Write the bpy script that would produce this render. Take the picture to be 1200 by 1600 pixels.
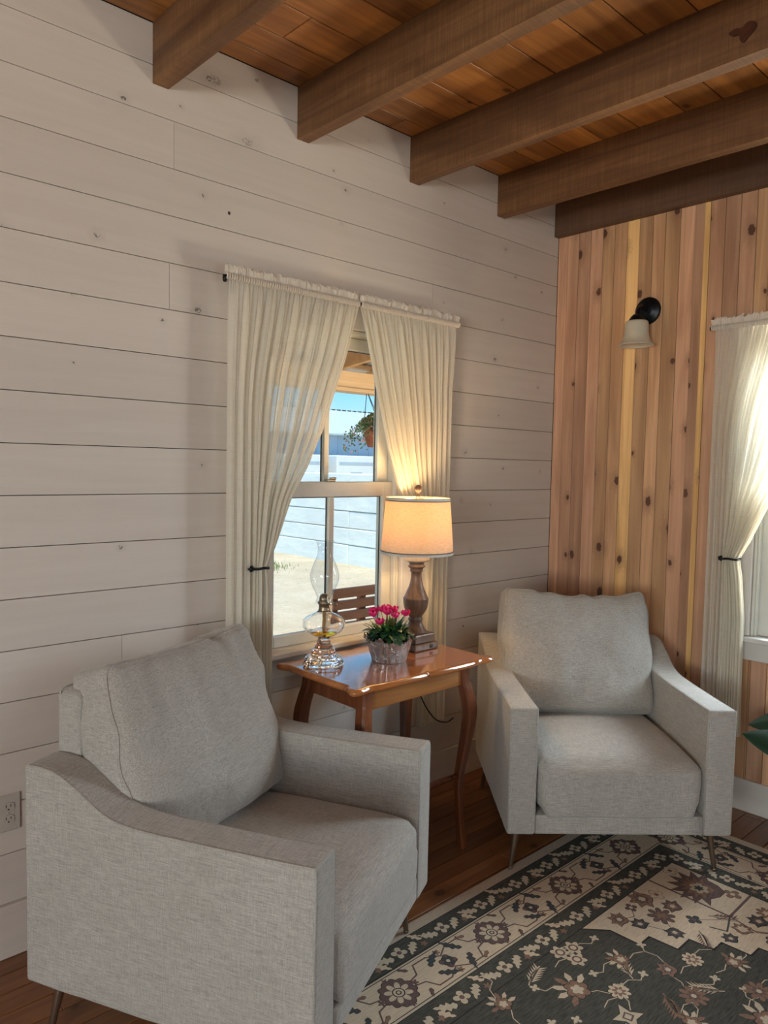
import bpy, bmesh, math, random
from mathutils import Vector, Matrix, noise
PI = math.pi
random.seed(7)
for o in list(bpy.data.objects): bpy.data.objects.remove(o)
scn = bpy.context.scene
COL = scn.collection

# ------------------------------------------------------------------ camera
cam_d = bpy.data.cameras.new('camera'); cam = bpy.data.objects.new('camera', cam_d); COL.objects.link(cam)
_r = (0.732852, -0.68011174, 0.01939003); _u = (0.02703777, 0.05758676, 0.99797431); _f = (0.67985065, 0.7308432, -0.06059128)
cam.matrix_world = Matrix(((_r[0], _u[0], -_f[0], -3.51658680), (_r[1], _u[1], -_f[1], -2.42158675), (_r[2], _u[2], -_f[2], 1.54357729), (0, 0, 0, 1)))
cam_d.sensor_fit = 'VERTICAL'; cam_d.sensor_height = 24.0; cam_d.lens = 1168.62 / 1600 * 24.0
cam_d.clip_start = 0.02; cam_d.clip_end = 300
scn.camera = cam

# ------------------------------------------------------------------ colour management, sky, sun, added daylight fill
vs = scn.view_settings; scn.display_settings.display_device = 'sRGB'
vs.view_transform = 'Standard'; vs.look = 'None'; vs.gamma = 1; vs.use_curve_mapping = False; vs.exposure = 0.5

world = bpy.data.worlds.new('sky'); scn.world = world; world.use_nodes = True
wn = world.node_tree; wn.nodes.clear()
_o = wn.nodes.new('ShaderNodeOutputWorld'); _b = wn.nodes.new('ShaderNodeBackground'); _t = wn.nodes.new('ShaderNodeTexCoord')
_s = wn.nodes.new('ShaderNodeSeparateXYZ'); _cr = wn.nodes.new('ShaderNodeValToRGB')
wn.links.new(_t.outputs['Generated'], _s.inputs[0]); wn.links.new(_s.outputs['Z'], _cr.inputs[0])
e = _cr.color_ramp.elements
e[0].position = 0.0; e[0].color = (0.62, 0.80, 0.88, 1); e[1].position = 1.0; e[1].color = (0.18, 0.42, 0.95, 1)
_m = e.new(0.12); _m.color = (0.16, 0.52, 0.82, 1); _m = e.new(0.35); _m.color = (0.25, 0.56, 1.0, 1)
wn.links.new(_cr.outputs[0], _b.inputs[0]); _b.inputs[1].default_value = 1.05
wn.links.new(_b.outputs[0], _o.inputs[0])

def lamp(name, kind, loc, direction, energy, color, **kw):
    d = bpy.data.lights.new(name, kind); d.energy = energy; d.color = color
    for k, v in kw.items(): setattr(d, k, v)
    o = bpy.data.objects.new(name, d); COL.objects.link(o); o.location = loc
    o.rotation_euler = Vector(direction).to_track_quat('-Z', 'Y').to_euler()
    return o
lamp('sun', 'SUN', (0, -8, 10), (0.25, 0.30, -0.92), 3.6, (1.0, 0.89, 0.72), angle=0.01)
# area lights added outside the unseen windows: cool sky fill, warm ground-bounce fill
lamp('daylight_fill_south', 'AREA', (-2.6, -5.5, 1.5), (0.0, 1, -0.05), 10, (0.86, 0.93, 1.0), shape='RECTANGLE', size=2.2, size_y=1.35)
lamp('daylight_fill_west', 'AREA', (-7.3, -3.3, 1.5), (1, 0.0, -0.05), 92, (0.86, 0.93, 1.0), shape='RECTANGLE', size=2.3, size_y=1.35)
lamp('bounce_fill_south', 'AREA', (-2.6, -5.55, 1.1), (0.0, 1, 0.55), 8, (1.0, 0.84, 0.62), shape='RECTANGLE', size=2.2, size_y=1.0)
lamp('bounce_fill_west', 'AREA', (-7.35, -3.3, 1.1), (1, 0.0, 0.6), 84, (1.0, 0.84, 0.62), shape='RECTANGLE', size=2.3, size_y=1.0)
lamp('daylight_fill_east', 'AREA', (1.1, -1.9, 2.0), (-1, 0.1, -0.45), 120, (0.86, 0.94, 1.0), shape='RECTANGLE', size=1.5, size_y=1.1)  # added lamp outside the east window, out of view, in place of sky light
lamp('bounce_fill_east', 'AREA', (1.0, -1.95, .25), (-1, 0.12, 0.66), 145, (1.0, 0.86, 0.66), shape='RECTANGLE', size=1.5, size_y=.8)  # added upward lamp below it, a warm fill for beam undersides and ceiling

# ------------------------------------------------------------------ material helpers
class NT:
    def __init__(s, name):
        s.m = bpy.data.materials.new(name); s.m.use_nodes = True; s.t = s.m.node_tree; s.t.nodes.clear()
        s.out = s.n('OutputMaterial')
    def n(s, kind, **kw):
        x = s.t.nodes.new('ShaderNode' + kind)
        for k, v in kw.items(): setattr(x, k, v)
        return x
    def l(s, a, b): s.t.links.new(a, b)
    def set(s, sock, v):
        if isinstance(v, bpy.types.NodeSocket): s.l(v, sock)
        elif v is not None:
            if hasattr(sock.default_value, '__len__') and not hasattr(v, '__len__'): v = (v, v, v)
            if hasattr(sock.default_value, '__len__') and len(sock.default_value) == 4 and len(v) == 3: v = (*v, 1)
            sock.default_value = v
    def obj(s, scale=(1, 1, 1), rot=(0, 0, 0)):
        c = s.n('TexCoord'); m = s.n('Mapping'); s.l(c.outputs['Object'], m.inputs[0])
        m.inputs['Scale'].default_value = scale; m.inputs['Rotation'].default_value = rot; return m.outputs[0]
    def noise(s, vec, scale=5, detail=3, rough=.55, dist=0):
        x = s.n('TexNoise'); s.l(vec, x.inputs['Vector']); x.inputs['Scale'].default_value = scale; x.inputs['Detail'].default_value = detail
        x.inputs['Roughness'].default_value = rough; x.inputs['Distortion'].default_value = dist; return x.outputs[0]
    def vor(s, vec, scale=5, feature='F1', rnd=1):
        x = s.n('TexVoronoi', feature=feature); s.l(vec, x.inputs['Vector']); x.inputs['Scale'].default_value = scale
        x.inputs['Randomness'].default_value = rnd; return x.outputs['Distance']
    def knots(s, src, plane, scale, stretch, size, density=1.0):
        """mask of knots on a plane: ('YZ', stretched along the second axis by 1/stretch); returns core and halo"""
        sp = s.n('SeparateXYZ'); s.l(src, sp.inputs[0]); cb = s.n('CombineXYZ'); ax = {'X': 0, 'Y': 1, 'Z': 2}
        s.l(sp.outputs[ax[plane[0]]], cb.inputs[0]); s.l(s.math('MULTIPLY', sp.outputs[ax[plane[1]]], stretch), cb.inputs[1])
        x = s.n('TexVoronoi', feature='F1', voronoi_dimensions='2D'); s.l(cb.outputs[0], x.inputs['Vector']); x.inputs['Scale'].default_value = scale
        sc = s.n('SeparateColor'); s.l(x.outputs['Color'], sc.inputs[0]); gate = s.math('LESS_THAN', sc.outputs[0], density)
        wob = s.noise(src, 70, 2); d = s.math('DIVIDE', x.outputs['Distance'], s.math('MULTIPLY', s.math('ADD', sc.outputs[1], .35), s.math('ADD', wob, .5)))
        core = s.math('MULTIPLY', s.rng(d, size * .75, size, 1, 0), gate); halo = s.math('MULTIPLY', s.rng(d, size, size * 3.2, 1, 0), gate); return core, halo
    def math(s, op, a, b=0.0, clamp=False):
        x = s.n('Math', operation=op, use_clamp=clamp); s.set(x.inputs[0], a); s.set(x.inputs[1], b); return x.outputs[0]
    def rng(s, v, a, b, c=0.0, d=1.0):
        x = s.n('MapRange'); s.l(v, x.inputs[0])
        for i, q in enumerate((a, b, c, d)): x.inputs[i + 1].default_value = q
        return x.outputs[0]
    def mix(s, f, a, b, blend='MIX'):
        x = s.n('Mix', data_type='RGBA', blend_type=blend); s.set(x.inputs[0], f); s.set(x.inputs[6], a); s.set(x.inputs[7], b); return x.outputs[2]
    def attr(s, name):
        x = s.n('Attribute'); x.attribute_name = name; return x.outputs['Color']
    def bump(s, h, strength=.3, dist=.01):
        x = s.n('Bump'); s.l(h, x.inputs['Height']); x.inputs['Strength'].default_value = strength; x.inputs['Distance'].default_value = dist; return x.outputs[0]
    def pbr(s, color=(.8, .8, .8), rough=.5, metal=0, normal=None, **kw):
        b = s.n('BsdfPrincipled'); s.set(b.inputs['Base Color'], color); s.set(b.inputs['Roughness'], rough); b.inputs['Metallic'].default_value = metal
        for k, v in kw.items(): s.set(b.inputs[k.replace('_', ' ')], v)
        if normal is not None: s.l(normal, b.inputs['Normal'])
        s.l(b.outputs[0], s.out.inputs[0]); return b

def simple(name, color, rough=.5, metal=0, var=.12, scale=12, bump=0.0, **kw):
    t = NT(name); v = t.noise(t.obj(), scale, 4)
    c = t.mix(t.rng(v, .3, .7), tuple(x * (1 - var) for x in color), tuple(min(1, x * (1 + var)) for x in color))
    t.pbr(c, rough, metal, t.bump(v, bump, .003) if bump else None, **kw); return t.m

def wood(name, base, dark, axis='X', grain=1.0, rough=.5, knots=0.0, tint=False, saw=0.0, bumpy=.25, mottle=.35, coat=0.0, knot_scale=3.0, cut=.03, knot_dark=None, plane='YZ', kd=.7):
    """grain runs along the given local axis; optional per-board tint from a colour attribute"""
    t = NT(name)
    g = {'X': (.6, 14, 14), 'Y': (14, .6, 14), 'Z': (14, 14, .6)}[axis]
    off = None
    c0 = t.n('TexCoord'); src = c0.outputs['Object']
    if tint:
        a = t.attr('tint'); sp = t.n('SeparateColor'); t.l(a, sp.inputs[0])
        cx = t.n('CombineXYZ'); sh = t.math('MULTIPLY', sp.outputs[1], 37.0)
        for i in range(3): t.l(sh, cx.inputs[i])
        ad = t.n('VectorMath', operation='ADD'); t.l(src, ad.inputs[0]); t.l(cx.outputs[0], ad.inputs[1]); src = ad.outputs[0]
    mp = t.n('Mapping'); t.l(src, mp.inputs[0]); mp.inputs['Scale'].default_value = tuple(x * grain for x in g)
    n1 = t.noise(mp.outputs[0], 2.2, 6, .62, .6)
    mp2 = t.n('Mapping'); t.l(src, mp2.inputs[0]); mp2.inputs['Scale'].default_value = tuple((x * .25 + .4) * grain for x in g)
    n2 = t.noise(mp2.outputs[0], 1.6, 3, .5, 1.2)
    f = t.math('ADD', t.math('MULTIPLY', n1, .6), t.math('MULTIPLY', n2, .4))
    c = t.mix(t.rng(f, .36, .62), dark, base)
    if mottle: c = t.mix(t.rng(n2, .3, .7, mottle, 0), c, tuple(x * .62 for x in dark))
    if tint: c = t.mix(1.0, c, sp_col(t, sp), 'MULTIPLY')
    h = n1
    if knots:
        k, hl = t.knots(src, plane, knot_scale, .6, cut, kd)
        c = t.mix(t.math('MULTIPLY', hl, .55), c, tuple(x * .75 for x in dark)); c = t.mix(t.math('MULTIPLY', k, knots), c, knot_dark or tuple(x * .3 for x in dark))
    if saw:
        sm = {'X': (60, 2, 2), 'Y': (2, 60, 2), 'Z': (2, 2, 60)}[axis]
        ms = t.n('Mapping'); t.l(src, ms.inputs[0]); ms.inputs['Scale'].default_value = sm; ms.inputs['Rotation'].default_value = (0, .0, .12)
        sn = t.noise(ms.outputs[0], 2.4, 2, .5)
        c = t.mix(t.rng(sn, .4, .68, saw, 0), c, tuple(x * .55 for x in dark)); h = t.math('ADD', n1, sn)
    t.pbr(c, rough, 0, t.bump(h, bumpy, .004), Coat_Weight=coat, Coat_Roughness=.08); return t.m
def sp_col(t, sp):
    # the red channel is a board's brightness, blue a shift towards pale sapwood
    x = t.math('MULTIPLY', sp.outputs[0], 2.0); y = t.math('ADD', x, t.math('MULTIPLY', sp.outputs[2], .5))
    z = t.math('ADD', x, t.math('MULTIPLY', sp.outputs[2], -.05))
    cc = t.n('CombineXYZ'); t.l(t.math('ADD', x, t.math('MULTIPLY', sp.outputs[2], .38)), cc.inputs[0]); t.l(y, cc.inputs[1]); t.l(z, cc.inputs[2]); return cc.outputs[0]

M = {}
# whitewashed shiplap
t = NT('whitewashed_pine'); a = t.attr('tint'); sp = t.n('SeparateColor'); t.l(a, sp.inputs[0])
cx = t.n('CombineXYZ'); sh = t.math('MULTIPLY', sp.outputs[1], 37.0)
for i in range(3): t.l(sh, cx.inputs[i])
c0 = t.n('TexCoord'); ad = t.n('VectorMath', operation='ADD'); t.l(c0.outputs['Object'], ad.inputs[0]); t.l(cx.outputs[0], ad.inputs[1])
mp = t.n('Mapping'); t.l(ad.outputs[0], mp.inputs[0]); mp.inputs['Scale'].default_value = (.7, 12, 12)
n1 = t.noise(mp.outputs[0], 2.0, 6, .6, .8)
kn = t.noise(ad.outputs[0], 110, 2); k1, h1 = t.knots(ad.outputs[0], 'ZX', 3.6, .8, .030, .75); k2, h2 = t.knots(ad.outputs[0], 'ZX', 1.3, .6, .022, .4)
c = t.mix(t.rng(n1, .30, .70), (.615, .555, .51), (.66, .60, .555))
c = t.mix(t.math('MULTIPLY', t.math('ADD', h1, h2), .22), c, (.40, .36, .34))
c = t.mix(t.math('MULTIPLY', t.math('MULTIPLY', k1, t.rng(kn, .47, .56)), .85), c, (.10, .08, .075))
c = t.mix(t.math('MULTIPLY', t.math('MULTIPLY', k2, t.rng(kn, .45, .55)), .6), c, (.22, .20, .19))
c = t.mix(1.0, c, sp_col(t, sp), 'MULTIPLY')
t.pbr(c, .62, 0, t.bump(n1, .12, .003)); M['shiplap'] = t.m
M['cedar'] = wood('cedar_boards', (.68, .405, .26), (.44, .235, .14), 'Z', 1.0, .42, .95, True, mottle=.18, knot_scale=5.2, cut=.075, bumpy=.12, knot_dark=(.10, .042, .026), kd=.8)
M['ceiling'] = wood('stained_ceiling_boards', (.52, .22, .055), (.24, .085, .022), 'X', 1.0, .42, .85, True, mottle=.45, knot_scale=3.4, cut=.05, plane='YX', kd=.8)
M['floor'] = wood('old_pine_floor', (.30, .125, .045), (.16, .06, .022), 'X', 1.0, .33, .7, True, mottle=.4, knot_scale=3, cut=.04, coat=.15, plane='YX')
M['beam'] = wood('rough_sawn_beam', (.27, .130, .050), (.115, .048, .019), 'Y', 1.0, .6, .8, False, .32, .45, .4, knot_scale=2.4, cut=.06, plane='ZY')
M['header'] = wood('dark_header_beam', (.17, .09, .05), (.10, .05, .028), 'Y', 1.0, .6, .6, False, .35, .4, .4, knot_scale=2.4, cut=.05, plane='ZY')
M['trim'] = simple('aged_white_paint', (.62, .60, .57), .5, 0, .06, 9, .15)
M['sash'] = simple('cream_window_paint', (.66, .66, .60), .4, 0, .05, 9)
M['dark'] = simple('black_iron', (.012, .014, .018), .38, .6, .2, 30, .1)
M['knot'] = simple('dark_red_knot', (.055, .018, .010), .4, 0, .3, 30)
M['gap'] = simple('dark_gap', (.03, .022, .018), .9)
M['cladding'] = simple('cream_exterior_board', (.72, .70, .64), .7)
# upholstery: slubby woven chenille
t = NT('slubby_greige_fabric')
wx_ = t.noise(t.obj((16, 260, 260)), 1.6, 3, .6, .4); wy_ = t.noise(t.obj((260, 16, 260)), 1.6, 3, .6, .4); wz_ = t.noise(t.obj((300, 300, 26)), 1.4, 2, .6); big = t.noise(t.obj(), 5.5, 4, .6)
f = t.math('ADD', t.math('ADD', t.math('MULTIPLY', wx_, .38), t.math('MULTIPLY', wy_, .38)), t.math('MULTIPLY', wz_, .24))
c = t.mix(t.rng(f, .38, .62), (.25, .24, .222), (.54, .52, .485))
c = t.mix(t.rng(big, .35, .7, .0, .30), c, (.30, .285, .245))
t.pbr(c, .85, 0, t.bump(f, .3, .002), Sheen_Weight=.35, Sheen_Roughness=.4); M['fabric'] = t.m
M['dark_seam'] = simple('dark_seam', (.10, .09, .08), .9)
M['leg_metal'] = simple('brushed_bronze_leg', (.26, .20, .15), .32, .85, .1, 20)
M['table'] = wood('varnished_cherry', (.50, .185, .052), (.31, .092, .024), 'X', 1.1, .10, 0, False, mottle=.25, bumpy=.05, coat=1.0)
M['table_leg'] = wood('varnished_cherry_leg', (.22, .07, .028), (.12, .036, .016), 'Z', 1.1, .22, 0, False, mottle=.25, bumpy=.04, coat=.6)
M['apron'] = wood('apron_oak', (.46, .20, .065), (.30, .115, .036), 'X', 1.6, .25, 0, False, mottle=.3, bumpy=.06, coat=.5)
# sheer curtain
t = NT('sheer_cream_curtain')
tr = t.n('BsdfTransparent'); df = t.n('BsdfDiffuse'); tl = t.n('BsdfTranslucent'); m1 = t.n('MixShader'); m2 = t.n('MixShader')
th = t.noise(t.obj((8, 8, 340)), 2, 2); tcol = t.mix(t.rng(th, .3, .7), (.88, .845, .76), (.95, .925, .85))
t.l(tcol, df.inputs[0]); t.l(tcol, tl.inputs[0]); tr.inputs[0].default_value = (.97, .96, .93, 1)
m1.inputs[0].default_value = .56; t.l(df.outputs[0], m1.inputs[1]); t.l(tl.outputs[0], m1.inputs[2])
m2.inputs[0].default_value = .80; t.l(tr.outputs[0], m2.inputs[1]); t.l(m1.outputs[0], m2.inputs[2]); t.l(m2.outputs[0], t.out.inputs[0]); M['sheer'] = t.m
t = NT('gathered_curtain_heading'); df = t.n('BsdfDiffuse'); tl = t.n('BsdfTranslucent'); m1 = t.n('MixShader'); m1.inputs[0].default_value = .35
for x_ in (df, tl): x_.inputs[0].default_value = (.86, .80, .72, 1)
gb = t.bump(t.noise(t.obj((300, 30, 12)), 1.0, 2, .5), .35, .006); t.l(gb, df.inputs['Normal'])
t.l(df.outputs[0], m1.inputs[1]); t.l(tl.outputs[0], m1.inputs[2]); t.l(m1.outputs[0], t.out.inputs[0]); M['heading'] = t.m
# thin window pane
t = NT('window_glass'); tr = t.n('BsdfTransparent'); gl = t.n('BsdfGlossy'); gl.inputs['Roughness'].default_value = .02; fr = t.n('Fresnel'); fr.inputs[0].default_value = 1.35; ge = t.n('NewGeometry')
mx = t.n('MixShader'); t.l(t.math('MULTIPLY', fr.outputs[0], t.math('SUBTRACT', 1.0, ge.outputs['Backfacing'])), mx.inputs[0]); t.l(tr.outputs[0], mx.inputs[1]); t.l(gl.outputs[0], mx.inputs[2]); t.l(mx.outputs[0], t.out.inputs[0])
tr.inputs[0].default_value = (.96, .985, .98, 1); M['pane'] = t.m
t = NT('clear_glass'); t.pbr((1, 1, 1), .01, 0, None, Transmission_Weight=1.0, IOR=1.45); M['glass'] = t.m
t = NT('chimney_glass'); tr = t.n('BsdfTransparent'); gl = t.n('BsdfGlossy'); gl.inputs['Roughness'].default_value = .01; fr = t.n('Fresnel'); fr.inputs[0].default_value = 1.5; ge = t.n('NewGeometry')
mx = t.n('MixShader'); t.l(t.math('MULTIPLY', fr.outputs[0], t.math('SUBTRACT', 1.0, ge.outputs['Backfacing'])), mx.inputs[0]); t.l(tr.outputs[0], mx.inputs[1]); t.l(gl.outputs[0], mx.inputs[2]); t.l(mx.outputs[0], t.out.inputs[0]); tr.inputs[0].default_value = (.95, .96, .97, 1); M['chimney'] = t.m
t = NT('lamp_oil'); t.pbr((1.0, .62, .05), .02, 0, None, Transmission_Weight=1.0, IOR=1.4); M['oil'] = t.m
M['brass'] = simple('aged_brass', (.33, .27, .19), .35, .9, .15, 40)
M['wick'] = simple('cotton_wick', (.55, .30, .10), .8)
# linen shade
t = NT('linen_lampshade'); lw = t.noise(t.obj((40, 40, 500)), 1.6, 3, .6)
lc = t.mix(t.rng(lw, .35, .65), (.66, .59, .47), (.82, .76, .64)); df = t.n('BsdfDiffuse'); tl = t.n('BsdfTranslucent'); m1 = t.n('MixShader')
m1.inputs[0].default_value = .30; t.l(lc, df.inputs[0]); t.l(t.mix(1, lc, (1.0, .84, .58), 'MULTIPLY'), tl.inputs[0]); t.l(df.outputs[0], m1.inputs[1]); t.l(tl.outputs[0], m1.inputs[2]); t.l(m1.outputs[0], t.out.inputs[0]); M['shade'] = t.m
M['shade_trim'] = simple('white_braid_trim', (.62, .60, .56), .8)
M['shade_line'] = simple('dark_piping', (.06, .05, .045), .8)
M['lamp_wood'] = wood('brown_antique_lamp_wood', (.235, .145, .10), (.115, .07, .05), 'Z', 2, .38, 0, False, mottle=.5, bumpy=.15)
M['lamp_cap'] = simple('pale_stone_cap', (.48, .40, .32), .35)
t = NT('glowing_bulb'); em = t.n('Emission'); em.inputs[0].default_value = (1, .62, .28, 1); em.inputs[1].default_value = 14; t.l(em.outputs[0], t.out.inputs[0]); M['bulb'] = t.m
t = NT('silver_foil'); nn = t.noise(t.obj((30, 30, 12)), 1.6, 4, .6, 1.5); t.pbr(t.mix(t.rng(nn, .3, .7), (.30, .29, .30), (.58, .56, .57)), .24, .75, t.bump(nn, .9, .01)); M['foil'] = t.m
M['soil'] = simple('potting_soil', (.03, .02, .015), .95, 0, .3, 60, .8)
M['leaf'] = simple('cyclamen_leaf', (.022, .075, .028), .42, 0, .55, 45)
M['leaf_light'] = simple('narrow_green_leaf', (.055, .15, .035), .4, 0, .4, 30)
M['petal'] = simple('magenta_petal', (.72, .02, .17), .5, 0, .3, 60)
M['stem'] = simple('reddish_stem', (.25, .09, .06), .5)
M['plastic'] = simple('almond_plastic', (.50, .46, .42), .35, 0, .04)
M['opal'] = simple('frosted_opal_glass', (.60, .53, .43), .28, 0, .05, 20, 0, Transmission_Weight=.0, Subsurface_Weight=.2)
M['rubber_leaf'] = simple('broad_glossy_leaf', (.014, .055, .03), .28, 0, .35, 9)
M['terracotta'] = simple('terracotta', (.45, .13, .06), .7)
# outside
t = NT('sunlit_sand'); n1 = t.noise(t.obj(), 1.3, 6, .7); n2 = t.noise(t.obj(), 14, 5, .7)
c = t.mix(t.rng(n1, .35, .7), (.52, .43, .29), (.68, .58, .42)); c = t.mix(t.rng(n2, .52, .72, 0, .55), c, (.30, .27, .17)); t.pbr(c, .95, 0, t.bump(n2, .8, .05)); M['sand'] = t.m
t = NT('cast_concrete_blocks'); n1 = t.noise(t.obj((1, 1, 3)), 1.2, 6, .65)
c = t.mix(t.rng(n1, .3, .7), (.66, .73, .71), (.80, .86, .84)); t.pbr(c, .9, 0, t.bump(n1, .4, .05)); M['concrete'] = t.m
M['metal_siding'] = simple('pale_metal_siding', (.42, .50, .57), .5, 0, .06, 1)
M['metal_roof'] = simple('pale_metal_roof', (.46, .53, .53), .5, 0, .06, 1)
M['white_paint'] = simple('white_vehicle_paint', (.74, .76, .74), .4, 0, .04, 1)
M['porch_wood'] = wood('porch_fir', (.80, .52, .27), (.66, .38, .17), 'X', .8, .6, .4, False, mottle=.2)
M['galvanised'] = simple('corrugated_roofing', (.62, .62, .60), .4, .3, .06, 3)
M['bench_wood'] = wood('red_brown_bench_wood', (.70, .31, .16), (.50, .20, .10), 'X', 1, .5, 0, False, mottle=.3)
M['grass'] = simple('dry_grass', (.16, .24, .06), .9)

# ------------------------------------------------------------------ mesh helpers
class MB:
    def __init__(s): s.v = []; s.f = []; s.mi = []; s.tint = []; s.sm = []; s.cur = 0; s.ct = (.5, 0, 0); s.smooth = False
    def add(s, verts, faces, mi=None, tint=None, smooth=None):
        o = len(s.v); s.v += [tuple(v) for v in verts]
        for f in faces:
            s.f.append([i + o for i in f]); s.mi.append(s.cur if mi is None else mi); s.tint.append(tint or s.ct); s.sm.append(s.smooth if smooth is None else smooth)
    def box(s, x0, x1, y0, y1, z0, z1, c=0.0, mat=None, **kw):
        """a box, chamfered by c on every edge"""
        if c <= 0:
            vs = [(x, y, z) for x in (x0, x1) for y in (y0, y1) for z in (z0, z1)]
            fs = [(0, 1, 3, 2), (4, 6, 7, 5), (0, 4, 5, 1), (2, 3, 7, 6), (0, 2, 6, 4), (1, 5, 7, 3)]
        else:
            b = bmesh.new(); bmesh.ops.create_cube(b, size=1)
            for v in b.verts: v.co = Vector(((x0 + x1) / 2 + v.co.x * (x1 - x0), (y0 + y1) / 2 + v.co.y * (y1 - y0), (z0 + z1) / 2 + v.co.z * (z1 - z0)))
            bmesh.ops.bevel(b, geom=list(b.edges), offset=c, segments=2 if c > .004 else 1, profile=.5, affect='EDGES')
            b.verts.ensure_lookup_table(); vs = [tuple(v.co) for v in b.verts]; fs = [[v.index for v in f.verts] for f in b.faces]; b.free()
        if mat is not None: vs = [mat @ Vector(v) for v in vs]
        s.add(vs, fs, **kw)
    def loft(s, rings, cap=True, closed=True, **kw):
        n = len(rings[0]); vs = [p for r in rings for p in r]; fs = []
        for i in range(len(rings) - 1):
            for j in range(n if closed else n - 1):
                a = i * n + j; b = i * n + (j + 1) % n; fs.append((a, b, b + n, a + n))
        if cap and closed: fs.append(list(range(n))[::-1]); fs.append([(len(rings) - 1) * n + j for j in range(n)])
        s.add(vs, fs, **kw)
    def lathe(s, prof, c=(0, 0, 0), n=32, sq=None, **kw):
        """prof: (radius, height); sq(angle) modulates the radius"""
        rings = []
        for r, z in prof:
            rings.append([(c[0] + r * (sq(a, z) if sq else 1) * math.cos(a), c[1] + r * (sq(a, z) if sq else 1) * math.sin(a), c[2] + z) for a in [2 * PI * k / n for k in range(n)]])
        kw.setdefault('smooth', True); s.loft(rings, cap=True, **kw)
    def tube(s, pts, r, n=8, **kw):
        pts = [Vector(p) for p in pts]; rs = r if isinstance(r, (list, tuple)) else [r] * len(pts); rings = []
        t = (pts[1] - pts[0]).normalized(); up = Vector((0, 0, 1)) if abs(t.z) < .9 else Vector((1, 0, 0)); nx = t.cross(up).normalized()
        for i, p in enumerate(pts):
            tt = (pts[min(i + 1, len(pts) - 1)] - pts[max(i - 1, 0)]).normalized()
            nx = (nx - tt * nx.dot(tt)).normalized(); ny = tt.cross(nx)
            rings.append([p + (nx * math.cos(a) + ny * math.sin(a)) * rs[i] for a in [2 * PI * k / n for k in range(n)]])
        kw.setdefault('smooth', True); s.loft(rings, **kw)
    def poly(s, pts, z, **kw): s.add([(x, y, z) for x, y in pts], [list(range(len(pts)))], **kw)
    def build(s, name, mats, parent=None, loc=None):
        me = bpy.data.meshes.new(name); me.from_pydata(s.v, [], s.f); me.validate(clean_customdata=False)
        if not isinstance(mats, (list, tuple)): mats = [mats]
        for m in mats: me.materials.append(m)
        if len(me.polygons) == len(s.f):
            for p, k, sm in zip(me.polygons, s.mi, s.sm): p.material_index = k; p.use_smooth = sm
        a = me.color_attributes.new('tint', 'FLOAT_COLOR', 'CORNER')
        if len(me.polygons) == len(s.f):
            for p, tc in zip(me.polygons, s.tint):
                for li in p.loop_indices: a.data[li].color = (*tc, 1)
        b = bmesh.new(); b.from_mesh(me); bmesh.ops.recalc_face_normals(b, faces=b.faces); b.to_mesh(me); b.free()
        o = bpy.data.objects.new(name, me); COL.objects.link(o)
        if parent: o.parent = parent
        if loc: o.location = loc
        return o
def empty(name, loc=(0, 0, 0), rz=0, parent=None):
    o = bpy.data.objects.new(name, None); COL.objects.link(o); o.location = loc; o.rotation_euler = (0, 0, rz); o.empty_display_size = .1
    if parent: o.parent = parent
    return o
def tag(o, label=None, cat=None, group=None, kind=None):
    if label: o['label'] = label
    if cat: o['category'] = cat
    if group: o['group'] = group
    if kind: o['kind'] = kind
    return o
def tiny(a=.0): return random.uniform(-a, a)
def spline(pts, n=8, closed=False):
    """Catmull-Rom through the points"""
    P = [Vector(p) for p in pts]; out = []; N = len(P)
    for i in range(N if closed else N - 1):
        p0, p1, p2, p3 = (P[(i - 1) % N] if closed or i > 0 else P[0]), P[i], P[(i + 1) % N], (P[(i + 2) % N] if closed or i + 2 < N else P[-1])
        for k in range(n):
            t = k / n; out.append(.5 * ((2 * p1) + (p2 - p0) * t + (2 * p0 - 5 * p1 + 4 * p2 - p3) * t * t + (3 * p1 - p0 - 3 * p2 + p3) * t ** 3))
    if not closed: out.append(P[-1])
    return out

# ------------------------------------------------------------------ room shell
CEIL = 2.995; PITCH = .15842; K0 = 2.8602; XW = -7.0; YS = -5.2
WIN = dict(lo=-1.905, hi=-1.170, zb=.785, zt=2.11)          # north opening in x
EWI = dict(lo=-1.835, hi=-1.100, zb=.785, zt=2.11)          # east opening in y
def cut_spans(a, b, z0, z1, holes):
    """pieces of the strip [a,b]x[z0,z1] left after the rectangular holes"""
    out = [(a, b, z0, z1)]
    for (h0, h1, g0, g1) in holes:
        nx = []
        for (p, q, r, s) in out:
            if h1 <= p or h0 >= q or g1 <= r or g0 >= s: nx.append((p, q, r, s)); continue
            if h0 > p: nx.append((p, h0, r, s))
            if h1 < q: nx.append((h1, q, r, s))
            if g0 > r: nx.append((max(p, h0), min(q, h1), r, g0))
            if g1 < s: nx.append((max(p, h0), min(q, h1), g1, s))
        out = nx
    return out
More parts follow.
